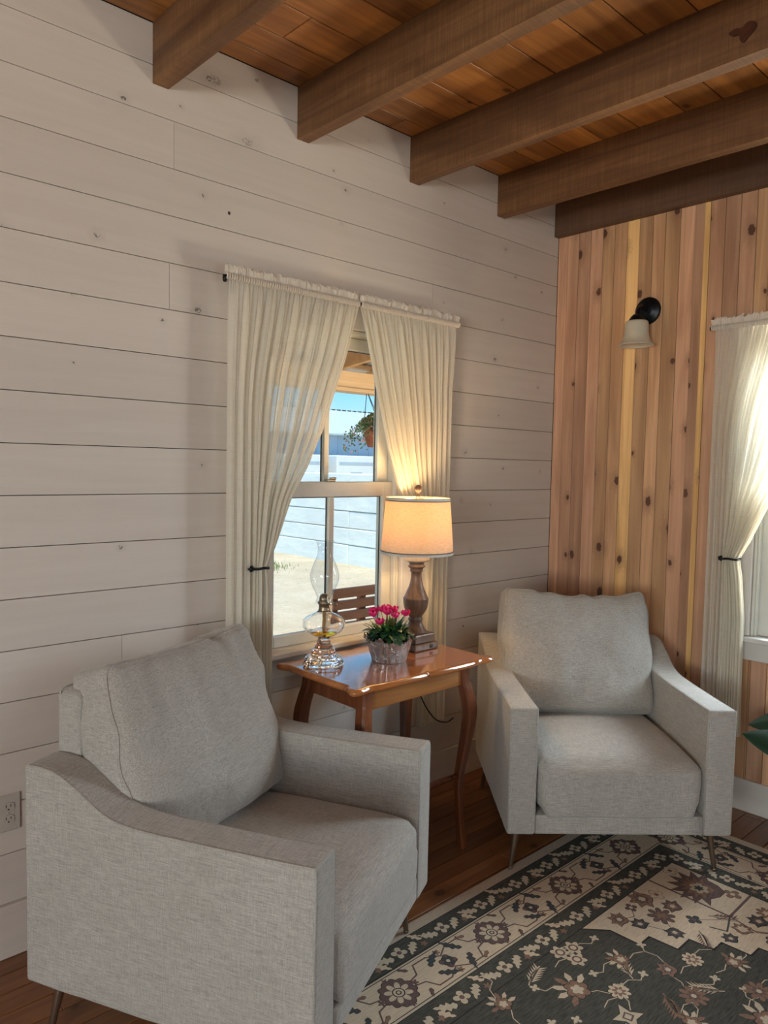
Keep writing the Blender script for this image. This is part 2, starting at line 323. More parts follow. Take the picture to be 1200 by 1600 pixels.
# north wall: horizontal shiplap
nb = MB(); hN = [(WIN['lo'], WIN['hi'], WIN['zb'], WIN['zt'])]
joints = {2: [-2.274], 5: [-2.29], 4: [-.985], 3: [-4.6], 9: [-4.3], 13: [-2.46], 7: [-5.1], 14: [-3.9], 11: [-3.7]}
zs = [CEIL] + [K0 - i * PITCH for i in range(0, 19)]
for i in range(len(zs) - 1):
    zt, zb = zs[i], max(zs[i + 1], 0)
    if zt <= 0: break
    xs = [XW] + sorted(joints.get(i, [])) + [0.0]
    for a, b in zip(xs[:-1], xs[1:]):
        tn = (.5 + tiny(.022), random.random(), 0)
        for (p, q, r, s) in cut_spans(a, b, zb, zt, hN): nb.box(p + .0006, q - .0006, 0, .018, r + .0012, s - .0012, .0008, tint=tn)
for (p, q, r, s) in cut_spans(XW, .16, 0, CEIL + .1, hN): nb.box(p, q, .019, .128, r, s, mi=1); nb.box(p, q, .1282, .14, r, s, mi=2)
for hx_, hz_, hr_ in ((-2.058, 2.448, .0055),): nb.add([(hx_ + hr_ * math.cos(a), -.0004, hz_ + hr_ * 1.15 * math.sin(a)) for a in [2 * PI * k / 14 for k in range(14)]], [list(range(14))], mi=1)
tag(nb.build('wall_north', [M['shiplap'], M['gap'], M['cladding']]), kind='structure')
# east wall: vertical cedar boards
eb = MB(); hE = [(EWI['lo'], EWI['hi'], EWI['zb'], EWI['zt'])]
seams = [0, -.06, -.129, -.201, -.273, -.341, -.411, -.478, -.549, -.614, -.689, -.761, -.833, -.903, -.971, -1.042]
while seams[-1] > YS: seams.append(seams[-1] - random.uniform(.066, .073))
tones = [.60, .52, .45, .57, .44, .52, .62, .43, .54, .42, .60, .41, .5, .40, .46, .45]
for i in range(len(seams) - 1):
    hi, lo = seams[i], max(seams[i + 1], YS)
    if hi - lo < .01: break
    tn = ((tones[i] if i < len(tones) else .5 + tiny(.08)), random.random(), 1.0 if i == 6 else (.25 if random.random() < .25 else 0))
    for (p, q, r, s) in cut_spans(lo, hi, 0, CEIL, hE):
        if i == 11:      # board with a pale sapwood edge
            eb.box(0, .018, p + .0006, p + .026, r, s, .0, tint=(.52, .3, 1.0)); eb.box(0, .018, p + .026, q - .0006, r, s, .0, tint=tn)
        else: eb.box(0, .018, p + .001, q - .001, r, s, .0025, tint=tn)
for (p, q, r, s) in cut_spans(YS - .16, .0, 0, CEIL + .1, hE): eb.box(.019, .128, p, q, r, s, mi=1); eb.box(.1282, .14, p, q, r, s, mi=2)
tag(eb.build('wall_east', [M['cedar'], M['gap'], M['cladding']]), kind='structure')
# the two walls behind the camera
HS = (-3.6, -1.6, .85, 2.15); HW = (-4.45, -2.15, .85, 2.15)
sb = MB(); wb = MB()
for i in range(len(zs) - 1):
    zt, zb = zs[i], max(zs[i + 1], 0)
    if zt <= 0: break
    tn = (.5 + tiny(.02), random.random(), 0)
    for (p, q, r, s) in cut_spans(XW, 0, zb, zt, [HS]): sb.box(p, q, YS - .018, YS, r + .001, s - .001, .0008, tint=tn)
    for (p, q, r, s) in cut_spans(YS, 0, zb, zt, [HW]): wb.box(XW - .018, XW, p, q, r + .001, s - .001, .0008, tint=tn)
for (p, q, r, s) in cut_spans(XW - .16, .16, 0, CEIL + .1, [HS]): sb.box(p, q, YS - .128, YS - .019, r, s, mi=1); sb.box(p, q, YS - .14, YS - .1282, r, s, mi=2)
for (p, q, r, s) in cut_spans(YS - .16, .14, 0, CEIL + .1, [HW]): wb.box(XW - .128, XW - .019, p, q, r, s, mi=1); wb.box(XW - .14, XW - .1282, p, q, r, s, mi=2)
tag(sb.build('wall_south', [M['shiplap'], M['gap'], M['cladding']]), kind='structure')
tag(wb.build('wall_west', [M['shiplap'], M['gap'], M['cladding']]), kind='structure')
# floor boards along x
fb = MB(); y = 0.0
while y > YS:
    w = .087; x = XW; 
    while x < 0:
        L = random.uniform(1.2, 3.4); x2 = min(0, x + L)
        fb.box(x + .0005, x2 - .0005, max(y - w, YS) + .0016, y - .0016, -.02, 0, .0016, tint=(.5 + tiny(.17), random.random(), 0)); x = x2
    y -= w
fb.box(XW - .1, .1, YS - .1, .1, -.12, -.021, mi=1)
tag(fb.build('floor', [M['floor'], M['gap']]), kind='structure')
# ceiling boards along x
cb = MB(); y = 0.0; cw = [.10, .13, .16, .19, .17, .2, .15, .18, .21, .16]; i = 0
while y > YS:
    w = cw[i % len(cw)]; i += 1; x = XW
    while x < 0:
        x2 = min(0, x + random.uniform(1.0, 2.6))
        cb.box(x + .0008, x2 - .0008, max(y - w, YS) + .0022, y - .0022, CEIL, CEIL + .02, .002, tint=(.5 + tiny(.13), random.random(), 0)); x = x2
    y -= w
cb.box(XW - .16, .16, YS - .16, .14, CEIL + .021, CEIL + .1, mi=1)
tag(cb.build('ceiling', [M['ceiling'], M['gap']]), kind='structure')
# baseboards
b = MB(); b.box(XW + .02, -.02, -.016, -.0005, .0, .166, .003); tag(b.build('baseboard_north', M['shiplap']), kind='structure')
b = MB(); b.box(-.018, -.0005, YS + .02, -.0, .0, .146, .003); tag(b.build('baseboard_east', M['trim']), kind='structure')
b = MB(); b.box(XW + .02, -.02, YS + .0005, YS + .016, 0, .166, .003); tag(b.build('baseboard_south', M['trim']), kind='structure')

# ------------------------------------------------------------------ ceiling beams
KX = (-1.423, 2.872)
beams = [(-2.352, 'rough-sawn brown ceiling beam ending left of the window, nearest the camera'),
         (-1.761, 'rough-sawn brown ceiling beam ending above the left curtain panel of the north window'),
         (-1.148, 'dark brown ceiling beam with big knot patch, ending above the right curtain panel'),
         (-.535, 'dark brown ceiling beam between the knotted beam and the header on the cedar wall')]
for k, (x, lab) in enumerate(beams):
    m = MB(); N = 40; rings = []
    ya, yb = -.001, YS + .002
    for j in range(N + 1):
        yy = ya + (yb - ya) * j / N; w = .056
        a = [noise.noise(Vector((yy * 2.3, k * 9.1, q * 5.0))) * .004 for q in range(4)]
        rings.append([(x + a[0], yy, 2.799 + a[1]), (x + w + a[2], yy, 2.799 + a[1] * .7 + a[3] * .5), (x + w + a[2], yy, CEIL - .0005), (x + a[0], yy, CEIL - .0005)])
    m.loft(rings); bo_ = tag(m.build('ceiling_beam', M['beam']), lab, 'beam', 'ceiling beams')
    if k == 2:
        kp = spline([(KX[0] - a * .85, KX[1] + b * .9, 0) for a, b in ((-.045, .012), (-.020, .020), (.0, .014), (.022, .026), (.048, .016), (.050, -.004), (.028, -.022), (.008, -.036), (-.004, -.024), (-.010, -.006), (-.030, -.002))], 5, True)
        mk_ = MB(); mk_.loft([[(x - .0062, p_.x, p_.y) for p_ in kp], [(x - .0025, p_.x * 1.0, p_.y) for p_ in kp]]); mk_.build('knot', M['knot'], bo_)
m = MB(); rings = []
for j in range(31):
    yy = -.001 + (YS + .002) * j / 30; a = noise.noise(Vector((yy * 2, 3, 3))) * .002
    rings.append([(-.042, yy, 2.803 + a), (-.0008, yy, 2.803), (-.0008, yy, CEIL - .0005), (-.042, yy, CEIL - .0005)])
m.loft(rings); tag(m.build('header_beam', M['header']), 'dark flat header beam fixed along the top of the cedar wall', 'beam')

# ------------------------------------------------------------------ windows (built in a local frame: x along the wall, y outwards, z up)
def make_window(n, origin, rz, opening, width):
    """opening from 0 to width in local x; interior wall face at local y=0, outdoors is +y"""
    root = tag(empty('window_%d' % n, origin, rz), kind='structure'); W = width; zb, zt = .785, 2.11
    c = MB(); c.box(-.10, 0.0, -.022, -.0005, zb + .025, zt, .003); c.box(W, W + .10, -.022, -.0005, zb + .025, zt, .003)
    c.box(-.11, W + .11, -.024, -.0005, zt + .0005, zt + .088, .003); c.build('casing', M['trim'], root)
    s = MB(); s.box(-.125, W + .125, -.052, -.0005, zb, zb + .024, .005); s.box(.0005, W - .0005, -.0, .125, zb + .001, zb + .024, .001); s.build('stool', M['trim'], root)
    a = MB(); a.box(-.10, W + .10, -.02, -.0005, zb - .085, zb - .0005, .003); a.build('apron', M['trim'], root)
    j = MB(); j.box(.0005, .014, 0, .139, zb + .025, zt - .0005, .001); j.box(W - .014, W - .0005, 0, .139, zb + .025, zt - .0005, .001)
    j.box(.015, W - .015, 0, .139, zt - .016, zt - .001, .001); j.box(.015, .026, .0, .024, zb + .025, zt - .017, .002); j.box(W - .026, W - .015, .0, .024, zb + .025, zt - .017, .002)
    j.build('jamb', M['sash'], root)
    def sash(name, y0, z0, z1, bot, top):
        f = MB(); X0, X1 = .0155, W - .0155; st = .062; d = .034
        f.box(X0, X0 + st, y0, y0 + d, z0, z1, .003); f.box(X1 - st, X1, y0, y0 + d, z0, z1, .003)
        f.box(X0 + st, X1 - st, y0, y0 + d, z0, z0 + bot, .003); f.box(X0 + st, X1 - st, y0, y0 + d, z1 - top, z1, .003)
        f.box(W / 2 - .0145, W / 2 + .0145, y0 + .004, y0 + d - .002, z0 + bot, z1 - top, .003)
        o = f.build(name, M['sash'], root)
        for (a0, a1) in ((X0 + st + .0003, W / 2 - .0148), (W / 2 + .0148, X1 - st - .0003)):
            g = MB(); g.box(a0, a1, y0 + .015, y0 + .019, z0 + bot + .0003, z1 - top - .0003); p = g.build('pane', M['pane'], o)
            q = MB(); q.box(a0, a0 + .003, y0 + .0195, y0 + .0225, z0 + bot + .001, z1 - top - .001); q.box(a1 - .003, a1, y0 + .0195, y0 + .0225, z0 + bot + .001, z1 - top - .001)
            q.box(a0 + .003, a1 - .003, y0 + .0195, y0 + .0225, z1 - top - .004, z1 - top - .001); q.build('glazing_gasket', M['dark'], o)
        return o
    lo = sash('lower_sash', .026, zb + .025, 1.476, .045, .064)
    sash('upper_sash', .066, 1.412, zt - .017, .062, .052)
    l = MB(); l.box(W / 2 - .022, W / 2 + .022, .03, .052, 1.4765, 1.486, .002); l.box(W / 2 - .004, W / 2 + .03, .036, .046, 1.486, 1.494, .002); l.build('sash_lock', M['brass'], lo)
    return root
make_window(1, (WIN['lo'], 0, 0), 0, None, WIN['hi'] - WIN['lo'])
make_window(2, (0, EWI['hi'], 0), -PI / 2, None, EWI['hi'] - EWI['lo'])
for n, (h, ax) in enumerate(((HS, 'y'), (HW, 'x'))):  # unseen windows, added to bring daylight in from behind the camera
    root = tag(empty('window_%d' % (n + 3)), kind='structure'); f = MB(); p, q, r, s = h; w = .06; g = MB()
    L = [(p + .001, q - .001, r + .001, r + w), (p + .001, q - .001, s - w, s - .001), (p + .001, p + w, r + w, s - w), (q - w, q - .001, r + w, s - w), ((p + q) / 2 - .02, (p + q) / 2 + .02, r + w, s - w)]
    for (a0, a1, b0, b1) in L:
        if ax == 'y': f.box(a0, a1, YS - .10, YS - .06, b0, b1, .003)
        else: f.box(XW - .10, XW - .06, a0, a1, b0, b1, .003)
    f.build('window_frame', M['sash'], root)
    if ax == 'y': g.box(p + w, q - w, YS - .083, YS - .079, r + w, s - w)
    else: g.box(XW - .083, XW - .079, p + w, q - w, r + w, s - w)
    g.build('pane', M['pane'], root)
# ------------------------------------------------------------------ armchairs
CW, CD, CH, CZ = .853, .843, .656, .171; AW = .108
def rrect(x0, x1, z0, z1, r, n=4):
    """rounded rectangle with holding points beside every corner"""
    out = []; h = r + .006
    for cx_, cz_, a0 in ((x1 - r, z1 - r, 0), (x0 + r, z1 - r, PI / 2), (x0 + r, z0 + r, PI), (x1 - r, z0 + r, 1.5 * PI)):
        arc = [(cx_ + r * math.cos(a0 + PI / 2 * k / n), cz_ + r * math.sin(a0 + PI / 2 * k / n)) for k in range(n + 1)]
        ax, az = arc[0]; bx, bz = arc[-1]
        d0 = (-math.sin(a0), math.cos(a0)); d1 = (math.sin(a0 + PI / 2), -math.cos(a0 + PI / 2))
        out.append((ax - d0[0] * .006, az - d0[1] * .006)); out += arc; out.append((bx - d1[0] * .006, bz - d1[1] * .006))
    return out
def prof(b, P):
    for i in range(len(P) - 1):
        if b <= P[i + 1][0]:
            t = (b - P[i][0]) / (P[i + 1][0] - P[i][0]); t = max(0, t); return P[i][1] + (P[i + 1][1] - P[i][1]) * t
    return P[-1][1]
_ap = [(p.x, p.y) for p in spline([(0, CH, 0), (.18, CH - .004, 0), (.36, CH - .006, 0), (.50, CH - .004, 0), (.585, CH + .012, 0), (.67, CH + .060, 0), (.74, CH + .094, 0), (.80, CH + .102, 0), (.843, CH + .098, 0)], 6)]
def arm_mesh(side, D):
    m = MB(); m.smooth = True; x0, x1 = (-CW / 2, -CW / 2 + AW) if side < 0 else (CW / 2 - AW, CW / 2)
    r = .011; rings = []; st = [0, .0015, .004, .0075, .011, .017] + [.03 + (D - .06) * k / 46 for k in range(47)] + [D - .017, D - .011, D - .0075, D - .004, D - .0015, D]
    for b in st:
        e = 0
        for q, f in ((b, 1), (D - b, 1)):
            if q < r: e = r - math.sqrt(max(0, r * r - (r - q) ** 2))
        zt = prof(b, _ap); s_ = 1.0
        soft = .0016 * noise.noise(Vector((b * 9, side * 3, 1)))
        ring = [(x, b, z) for x, z in rrect(x0 + e - soft, x1 - e + soft, CZ + e, zt - e, max(.0018, r - e * .8))]
        rings.append(ring)
    m.loft(rings); return m
def piping_pts(side, D, outer=True):
    x = (CW / 2 - .004) * side if outer else (CW / 2 - AW + .004) * side
    return [(x, .004, CZ + .01), (x, .003, CH - .012)] + [(x, b, prof(b, _ap) - .0035) for b in [.006 + (D - .02) * k / 40 for k in range(41)]]
def softbox(hx, hy, hz, rad, cuts, fn):
    """rounded box grid; fn(p in [-1,1]^3, position) moves it"""
    b = bmesh.new(); bmesh.ops.create_cube(b, size=2); bmesh.ops.subdivide_edges(b, edges=list(b.edges), cuts=cuts, use_grid_fill=True)
    H = Vector((hx, hy, hz)); out = []
    for v in b.verts:
        p = v.co.copy()
        p = Vector([math.copysign(1 - (1 - abs(c)) ** 1.0, c) for c in p])
        pos = Vector((p.x * hx, p.y * hy, p.z * hz)); inner = Vector([max(-h + rad, min(h - rad, c)) for c, h in zip(pos, H)])
        d = pos - inner
        if d.length > 1e-9: pos = inner + d.normalized() * rad if sum(1 for c in d if abs(c) > 1e-9) > 1 or True else pos
        out.append(fn(p, pos))
    b.verts.ensure_lookup_table(); b.verts.index_update(); fs = [[v.index for v in f.verts] for f in b.faces]; b.free()
    m = MB(); m.add(out, fs, smooth=True); return m
def armchair(pose, label, D, rug_front, rug_feet, cush):
    x, y, th = pose
    root = tag(empty('armchair', (x, y, 0), th + PI / 2), label, 'armchair', 'pair of upholstered armchairs')
    for sd in (-1, 1):
        a = arm_mesh(sd, D).build('armrest', M['fabric'], root)
        for o_ in (True, False):
            p = MB(); p.tube(piping_pts(sd, D, o_), .0032, 6); p.build('piping', M['fabric'], a)
    xi = CW / 2 - AW - .0015
    # front rail and underside
    m = MB(); m.smooth = True; rings = []
    for xx in [-xi + 2 * xi * k / 12 for k in range(13)]:
        rings.append([(xx, yy, zz) for yy, zz in rrect(.004, D - .06, CZ + .002, .246, .006)])
    m.loft(rings); m.build('seat_rail', M['fabric'], root)
    # back frame
    m = MB(); m.smooth = True; rings = []; zb_ = .264; zt_ = .925; NN = 40
    bb0, bb1 = D - .085, D - .004
    for k in range(NN + 1):
        z = zb_ + (zt_ - zb_) * k / NN; q = zt_ - z; e = (.014 - math.sqrt(max(0, .014 ** 2 - (.014 - q) ** 2))) if q < .014 else 0
        wid = xi if z < .70 else xi
        crown = 0
        rings.append([(xx, yy, z + .006 * (1 - (xx / xi) ** 2) * (z - zb_)) for xx, yy in rrect(-wid + e, wid - e, bb0 + e, bb1 - e, max(.003, .014 - e))])
    m.loft(rings); bf = m.build('backrest', M['fabric'], root)
    p = MB(); p.tube([(-xi + .003, bb1 - .012, .70 + .22 * k / 10) for k in range(11)] + [(-xi + 2 * xi * k / 30 + (.004 if k == 0 else 0), bb1 - .012, .926) for k in range(1, 30)] + [(xi - .003, bb1 - .012, .92 - .22 * k / 10) for k in range(11)], .0032, 6)
    p.build('piping', M['fabric'], bf)
    # seat cushion
    hx, hy, hz = xi - .001, .355, .100
    def fs(p, q):
        X, Y, Z = q; u = 1 - p.x ** 2; v = 1 - max(0, p.y) ** 4
        if p.z > 0: Z += .022 * u * (1 - max(0, (-p.y - .55) / .45) ** 2 * .6) * p.z - .012 * max(0, p.y) * p.z
        front = max(0, -p.y - .2) / .8
        Z -= .012 * front ** 3 * max(0, p.z)
        if p.y < -.99 and p.z < 0 and abs(p.x) < .95: Y = -.355 + .003 * (-p.z) ** 3; Z = p.z * .113
        if p.y < -.9: Y -= .014 * u * (1 - (p.z * .9) ** 2)
        X *= 1 - .035 * front ** 4 * max(0, -p.z)
        n_ = noise.noise(Vector((X * 5, Y * 5, Z * 5 + cush['seed'])))
        Z += .004 * n_ * max(0, p.z); Y += .004 * noise.noise(Vector((X * 7, Z * 9, cush['seed'] + 4))) * (1 if p.y < -.8 else 0)
        return (X, Y + .355 - .004, Z + .266 + .088)
    sc_ = softbox(hx, hy, hz, .045, 26, fs).build('seat_cushion', M['fabric'], root)
    # little tucked slit under the cushion
    # loose back cushion: plump box leaning back
    hx, hy, hz = .336, .074, .278
    tilt = math.radians(cush['tilt']); cs, sn = math.cos(tilt), math.sin(tilt); yaw = math.radians(cush['yaw']); cy, sy = math.cos(yaw), math.sin(yaw)
    sd_ = cush['seed']; roll = math.radians(cush.get('roll', 0))
    def fb_(p, q):
        X, Y, Z = q; ux = 1 - abs(p.x) ** 2.6; uz = 1 - abs(p.z) ** 2.6
        puff = max(0, ux * uz)
        if p.y < 0: Y -= .066 * puff ** .62 * (1 + .25 * (-p.z))
        else: Y += .018 * puff
        # edges sag between corners; corners stay proud
        Z -= cush['sag'] * (1 - p.x ** 2) * max(0, p.z) ** 3 + 0
        X += -math.copysign(.014, p.x) * (1 - p.z ** 2) * (abs(p.x) ** 3) * -.6
        X *= 1 - .05 * max(0, p.z) ** 2 * (1 - p.z * .2)
        # gathered wrinkles running down from the top seam
        top = max(0, p.z - .15) / .85
        wv = math.sin(p.x * cush['wf'] + 1.7 * noise.noise(Vector((p.x * 2.4, sd_, p.z * 1.2))) + sd_) * noise.noise(Vector((p.x * 3.1 + sd_, 2.2, .5))) * (1 - p.x ** 8)
        Y += (-.007 + .013 * p.y) * wv * top ** 1.2 * 1.6
        Z += .017 * wv * max(0, p.z) ** 2 * (1 - p.x ** 6)
        # drag lines at the sides
        sidew = abs(p.x) ** 3 * math.sin(p.z * 9 + sd_ + 2 * noise.noise(Vector((p.z * 2, p.x, sd_))))
        Y += .008 * sidew * (.5 - .5 * p.y)
        Y += .010 * noise.noise(Vector((X * 6 + sd_, Z * 6, 3))) + .005 * noise.noise(Vector((X * 16 + sd_, Z * 9, 7)))
        # lower part rests on the seat
        Z2 = Z + hz
        Xr = X * math.cos(roll) - (Z2 - .2) * math.sin(roll); Z2 = Z2 + X * math.sin(roll)
        Yr = Y * cs + Z2 * sn; Zr = Z2 * cs - Y * sn
        X3 = Xr * cy - Yr * sy; Y3 = Xr * sy + Yr * cy
        return (X3 + cush.get('dx', 0), Y3 + cush['y'], max(Zr, -.0) + cush['z'])
    bc = softbox(hx, hy, hz, .03, 44, fb_)
    bo = bc.build('back_cushion', M['fabric'], root)
    # welt along the front edge of the cushion
    pts = []
    def P_(px, pz):
        rad = .03; pos = Vector((px * hx, -hy, pz * hz)); inner = Vector((max(-hx + rad, min(hx - rad, pos.x)), -hy + rad, max(-hz + rad, min(hz - rad, pos.z))))
        d = pos - inner; d.normalize(); return fb_(Vector((px, -1, pz)), inner + d * (rad + .001))
    for k in range(25): pts.append(P_(-1, -.8 + 1.8 * k / 24))
    for k in range(1, 40): pts.append(P_(-1 + 2 * k / 40, 1))
    for k in range(25): pts.append(P_(1, 1 - 1.8 * k / 24))
    m = MB(); m.tube(pts, .0028, 6); m.build('piping', M['fabric'], bo)
    # four splayed metal legs
    for sx in (-1, 1):
        for fr in (0, 1):
            xt, yt = sx * (CW / 2 - .052), (.075 if fr == 0 else D - .075); xf, yf = sx * (CW / 2 - .03), (.062 if fr == 0 else D - .05)
            zf = rug_feet[(sx, fr)]
            m = MB(); m.tube([(xf, yf, zf), (xf, yf, zf + .006), (xf + (xt - xf) * .5, yf + (yt - yf) * .5, .09), (xt, yt, CZ - .002), (xt, yt, CZ + .004)], [.0075, .0085, .011, .0165, .0165], 14); lg = m.build('leg', M['leg_metal'], root)
            g = MB(); g.lathe([(.0088, 0), (.0092, .004), (.0085, .008)], (xf, yf, zf), 12); g.build('foot_glide', M['leg_metal'], lg)
    return root
RUGZ = .0085
armchair((-2.146, -.974, -1.111), 'grey fabric armchair in the foreground at left, nearest the camera, cushion leaning on its back', CD, True,
         {(-1, 0): RUGZ, (1, 0): RUGZ, (-1, 1): .0, (1, 1): .0}, dict(tilt=17, yaw=-4, y=.575, z=.452, seed=1.3, sag=.016, wf=13, roll=0, dx=.016))
armchair((-.983, -1.035, -2.299), 'grey fabric armchair in the far corner in front of the cedar wall', CD, True,
         {(-1, 0): RUGZ, (1, 0): RUGZ, (-1, 1): .0, (1, 1): .0}, dict(tilt=17, yaw=2, y=.575, z=.452, seed=5.1, sag=.030, wf=9, roll=-1.2, dx=-.012))

# ------------------------------------------------------------------ side table
TX, TY, TZ = -1.517, -.312, .785
root = tag(empty('side_table', (TX, TY, 0)), 'varnished reddish wood side table with scalloped top under the window', 'table')
hl = [(0, -.222), (.02, -.233), (.10, -.238), (.20, -.238), (.255, -.234), (.283, -.228), (.308, -.229), (.335, -.235), (.360, -.235), (.374, -.222), (.373, -.200), (.362, -.180), (.356, -.160), (.359, -.10), (.362, 0)]
q1 = [(x, y, 0) for x, y in hl]
full = q1 + [(x, -y, 0) for x, y, _ in q1[::-1][1:]] + [(-x, -y, 0) for x, y, _ in q1[1:]] + [(-x, y, 0) for x, y, _ in q1[::-1][1:-1]]
ol = spline(full, 4, True)
def inset(pts, d):
    out = []; n = len(pts)
    for i in range(n):
        a = pts[(i - 2) % n]; b_ = pts[(i + 2) % n]; t_ = (b_ - a); t_.z = 0
        if t_.length < 1e-9: out.append(pts[i].copy()); continue
        t_.normalize(); out.append(pts[i] + Vector((-t_.y, t_.x, 0)) * d)
    return out
m = MB(); rings = []
for d, z in ((.016, -.024), (.006, -.0235), (.001, -.020), (-.001, -.014), (.000, -.008), (.004, -.004), (.0045, -.0025), (.009, -.0006), (.014, 0)):
    rings.append([(p.x, p.y, TZ + z) for p in inset(ol, d)])
m.loft(rings, cap=False, smooth=True); n_ = len(ol)
m.add(rings[0], [list(range(n_))[::-1]]); m.add(rings[-1], [list(range(n_))])
m.build('tabletop', M['table'], root)
lx, ly = .262, .158
for bx_, mt_ in (((-lx, lx, -ly - .012, -ly + .006), 'apron'), ((-lx, lx, ly - .006, ly + .012), 'apron'), ((-lx - .012, -lx + .006, -ly, ly), 'table_leg'), ((lx - .006, lx + .012, -ly, ly), 'table_leg')):
    m = MB(); m.box(*bx_, .675, TZ - .0245, .002); m.build('apron', M[mt_], root)
for sx in (-1, 1):
    for sy in (-1, 1):
        m = MB(); rings = []; C_ = spline([(.0, 0, TZ - .025), (.003, 0, .70), (.014, 0, .655), (.025, 0, .60), (.028, 0, .545), (.020, 0, .46), (.008, 0, .37), (-.002, 0, .28), (.0, 0, .20), (.006, 0, .10), (.012, 0, .04), (.016, 0, .0)], 5)
        for p in C_:
            z = p.z; w = prof(TZ - z, [(0, .024), (.09, .024), (.20, .0255), (.33, .0215), (.5, .016), (.66, .0135), (.745, .0165), (.785, .017)])
            cx_, cy_ = sx * (lx + p.x * .85), sy * (ly + p.x * .85)
            rings.append([(cx_ + a_ * w, cy_ + b_ * w, max(z, .0)) for a_, b_ in ((-1, -.7), (-.7, -1), (.7, -1), (1, -.7), (1, .7), (.7, 1), (-.7, 1), (-1, .7))])
        m.loft(rings, smooth=False); m.build('leg', M['table_leg'], root)
for sy in (-1, 1):
    m = MB(); m.tube([(-lx, sy * ly, .30), (-lx * .5, sy * ly, .302), (lx * .5, sy * ly, .302), (lx, sy * ly, .30)], .012, 10); m.build('stretcher', M['table_leg'], root)

# ------------------------------------------------------------------ oil lamp
root = tag(empty('oil_lamp', (-1.762, -.212, TZ + .0005)), 'clear glass oil lamp with tall chimney and yellow oil on the table', 'oil lamp')
sc8 = lambda a, z: 1 + .045 * abs(math.cos(6 * a)) - .02
def glass_body():
    m = MB(); o = [(.0, .0), (.071, .0), (.0755, .003), (.076, .010), (.0735, .013), (.0735, .018), (.070, .021), (.0695, .027), (.064, .030), (.063, .035), (.050, .038), (.049, .044), (.046, .047), (.0455, .054), (.042, .057), (.041, .063), (.034, .066), (.033, .074), (.027, .078), (.0255, .084), (.0255, .092), (.022, .095), (.021, .100), (.024, .104)]
    rings = []; n = 48
    for r, z in o: rings.append([(r * sc8(a, z) * math.cos(a), r * sc8(a, z) * math.sin(a), z) for a in [2 * PI * k / n for k in range(n)]])
    m.loft(rings, cap=True, smooth=False); return m
glass_body().build('foot', M['glass'], root)
def shell(outer, th, n=48, sq=None):
    """closed thin-walled vessel from an open outer profile"""
    inner = [(max(.0005, r - th), z) for r, z in outer][::-1]
    pr = outer + inner; rings = []
    for r, z in pr: rings.append([(r * (sq(a, z) if sq else 1) * math.cos(a), r * (sq(a, z) if sq else 1) * math.sin(a), z) for a in [2 * PI * k / n for k in range(n)]])
    m = MB(); rings.append(rings[0]); m.loft(rings, cap=False, smooth=True); return m
sq6 = lambda a, z: 1 + .025 * abs(math.cos(5 * a))
bowl = [(.012, .1045), (.030, .108), (.045, .116), (.066, .130), (.078, .146), (.081, .158), (.078, .172), (.066, .184), (.046, .194), (.030, .202), (.022, .208)]
m = shell(bowl, .004, 60, sq6); m.build('font', M['glass'], root)
m = MB(); m.lathe([(.010, .1105), (.024, .1125), (.039, .1185), (.050, .1255), (.052, .1285), (.0, .1285)], n=40); m.build('lamp_oil', M['oil'], root)
m = MB(); m.lathe([(.0, .206), (.0215, .206), (.0225, .212), (.0205, .216), (.0205, .232), (.0235, .234), (.026, .240), (.020, .246), (.0195, .256), (.016, .266), (.009, .272), (.0, .272)], n=30); br = m.build('burner', M['brass'], root)
m = MB(); m.tube([(.018, -.005, .228), (.045, -.012, .228)], .0018, 8); m.lathe([(.0, .222), (.002, .222), (.007, .224), (.007, .232), (.002, .234), (0, .234)], (.046, -.0125, 0), 12); m.build('wick_knob', M['brass'], br)
m = MB(); m.tube([(.0, 0, .205), (.003, .002, .17), (-.002, 0, .14), (.004, .0, .116)], [.007, .007, .006, .005], 10); m.build('wick', M['wick'], root)
ch = [(.036, .236), (.034, .242), (.029, .256), (.031, .268), (.042, .292), (.053, .318), (.056, .338), (.053, .360), (.043, .388), (.032, .412), (.0275, .432), (.0275, .448), (.031, .464), (.0355, .474)]
m = shell([(p.x, p.y) for p in spline([(r, z, 0) for r, z in ch], 3)], .0016, 48); m.build('chimney', M['chimney'], root)

# ------------------------------------------------------------------ table lamp
LX, LY = -1.291, -.236
root = tag(empty('table_lamp', (LX, LY, TZ + .0005)), 'lit table lamp with cream drum shade and turned brown base', 'lamp')
m = MB(); m.box(-.070, .070, -.070, .070, 0, .028, .004); m.box(-.060, .060, -.060, .060, .028, .066, .006); bs = m.build('base', M['lamp_wood'], root)
m = MB(); m.box(.018, .034, -.0735, -.0702, .009, .022, .001); m.build('switch', M['dark'], bs)
pr = [(.052, .066), (.050, .072), (.043, .080), (.036, .092), (.030, .104), (.027, .112), (.031, .118), (.031, .124), (.026, .130), (.030, .138), (.040, .152), (.049, .170), (.0525, .190), (.0525, .205), (.054, .2075), (.0535, .211), (.049, .216), (.041, .236), (.032, .256), (.026, .276), (.0225, .300), (.022, .318), (.026, .322), (.028, .327), (.026, .332), (.029, .337), (.036, .342), (.037, .346), (.031, .350), (.030, .358), (.035, .361), (.035, .365)]
m = MB(); m.lathe(pr, n=40); m.build('turned_column', M['lamp_wood'], root)
m = MB(); m.lathe([(.030, .3655), (.046, .3655), (.054, .372), (.058, .386), (.058, .390), (.052, .394), (.012, .396)], n=8, smooth=False); m.build('cap', M['lamp_cap'], root)
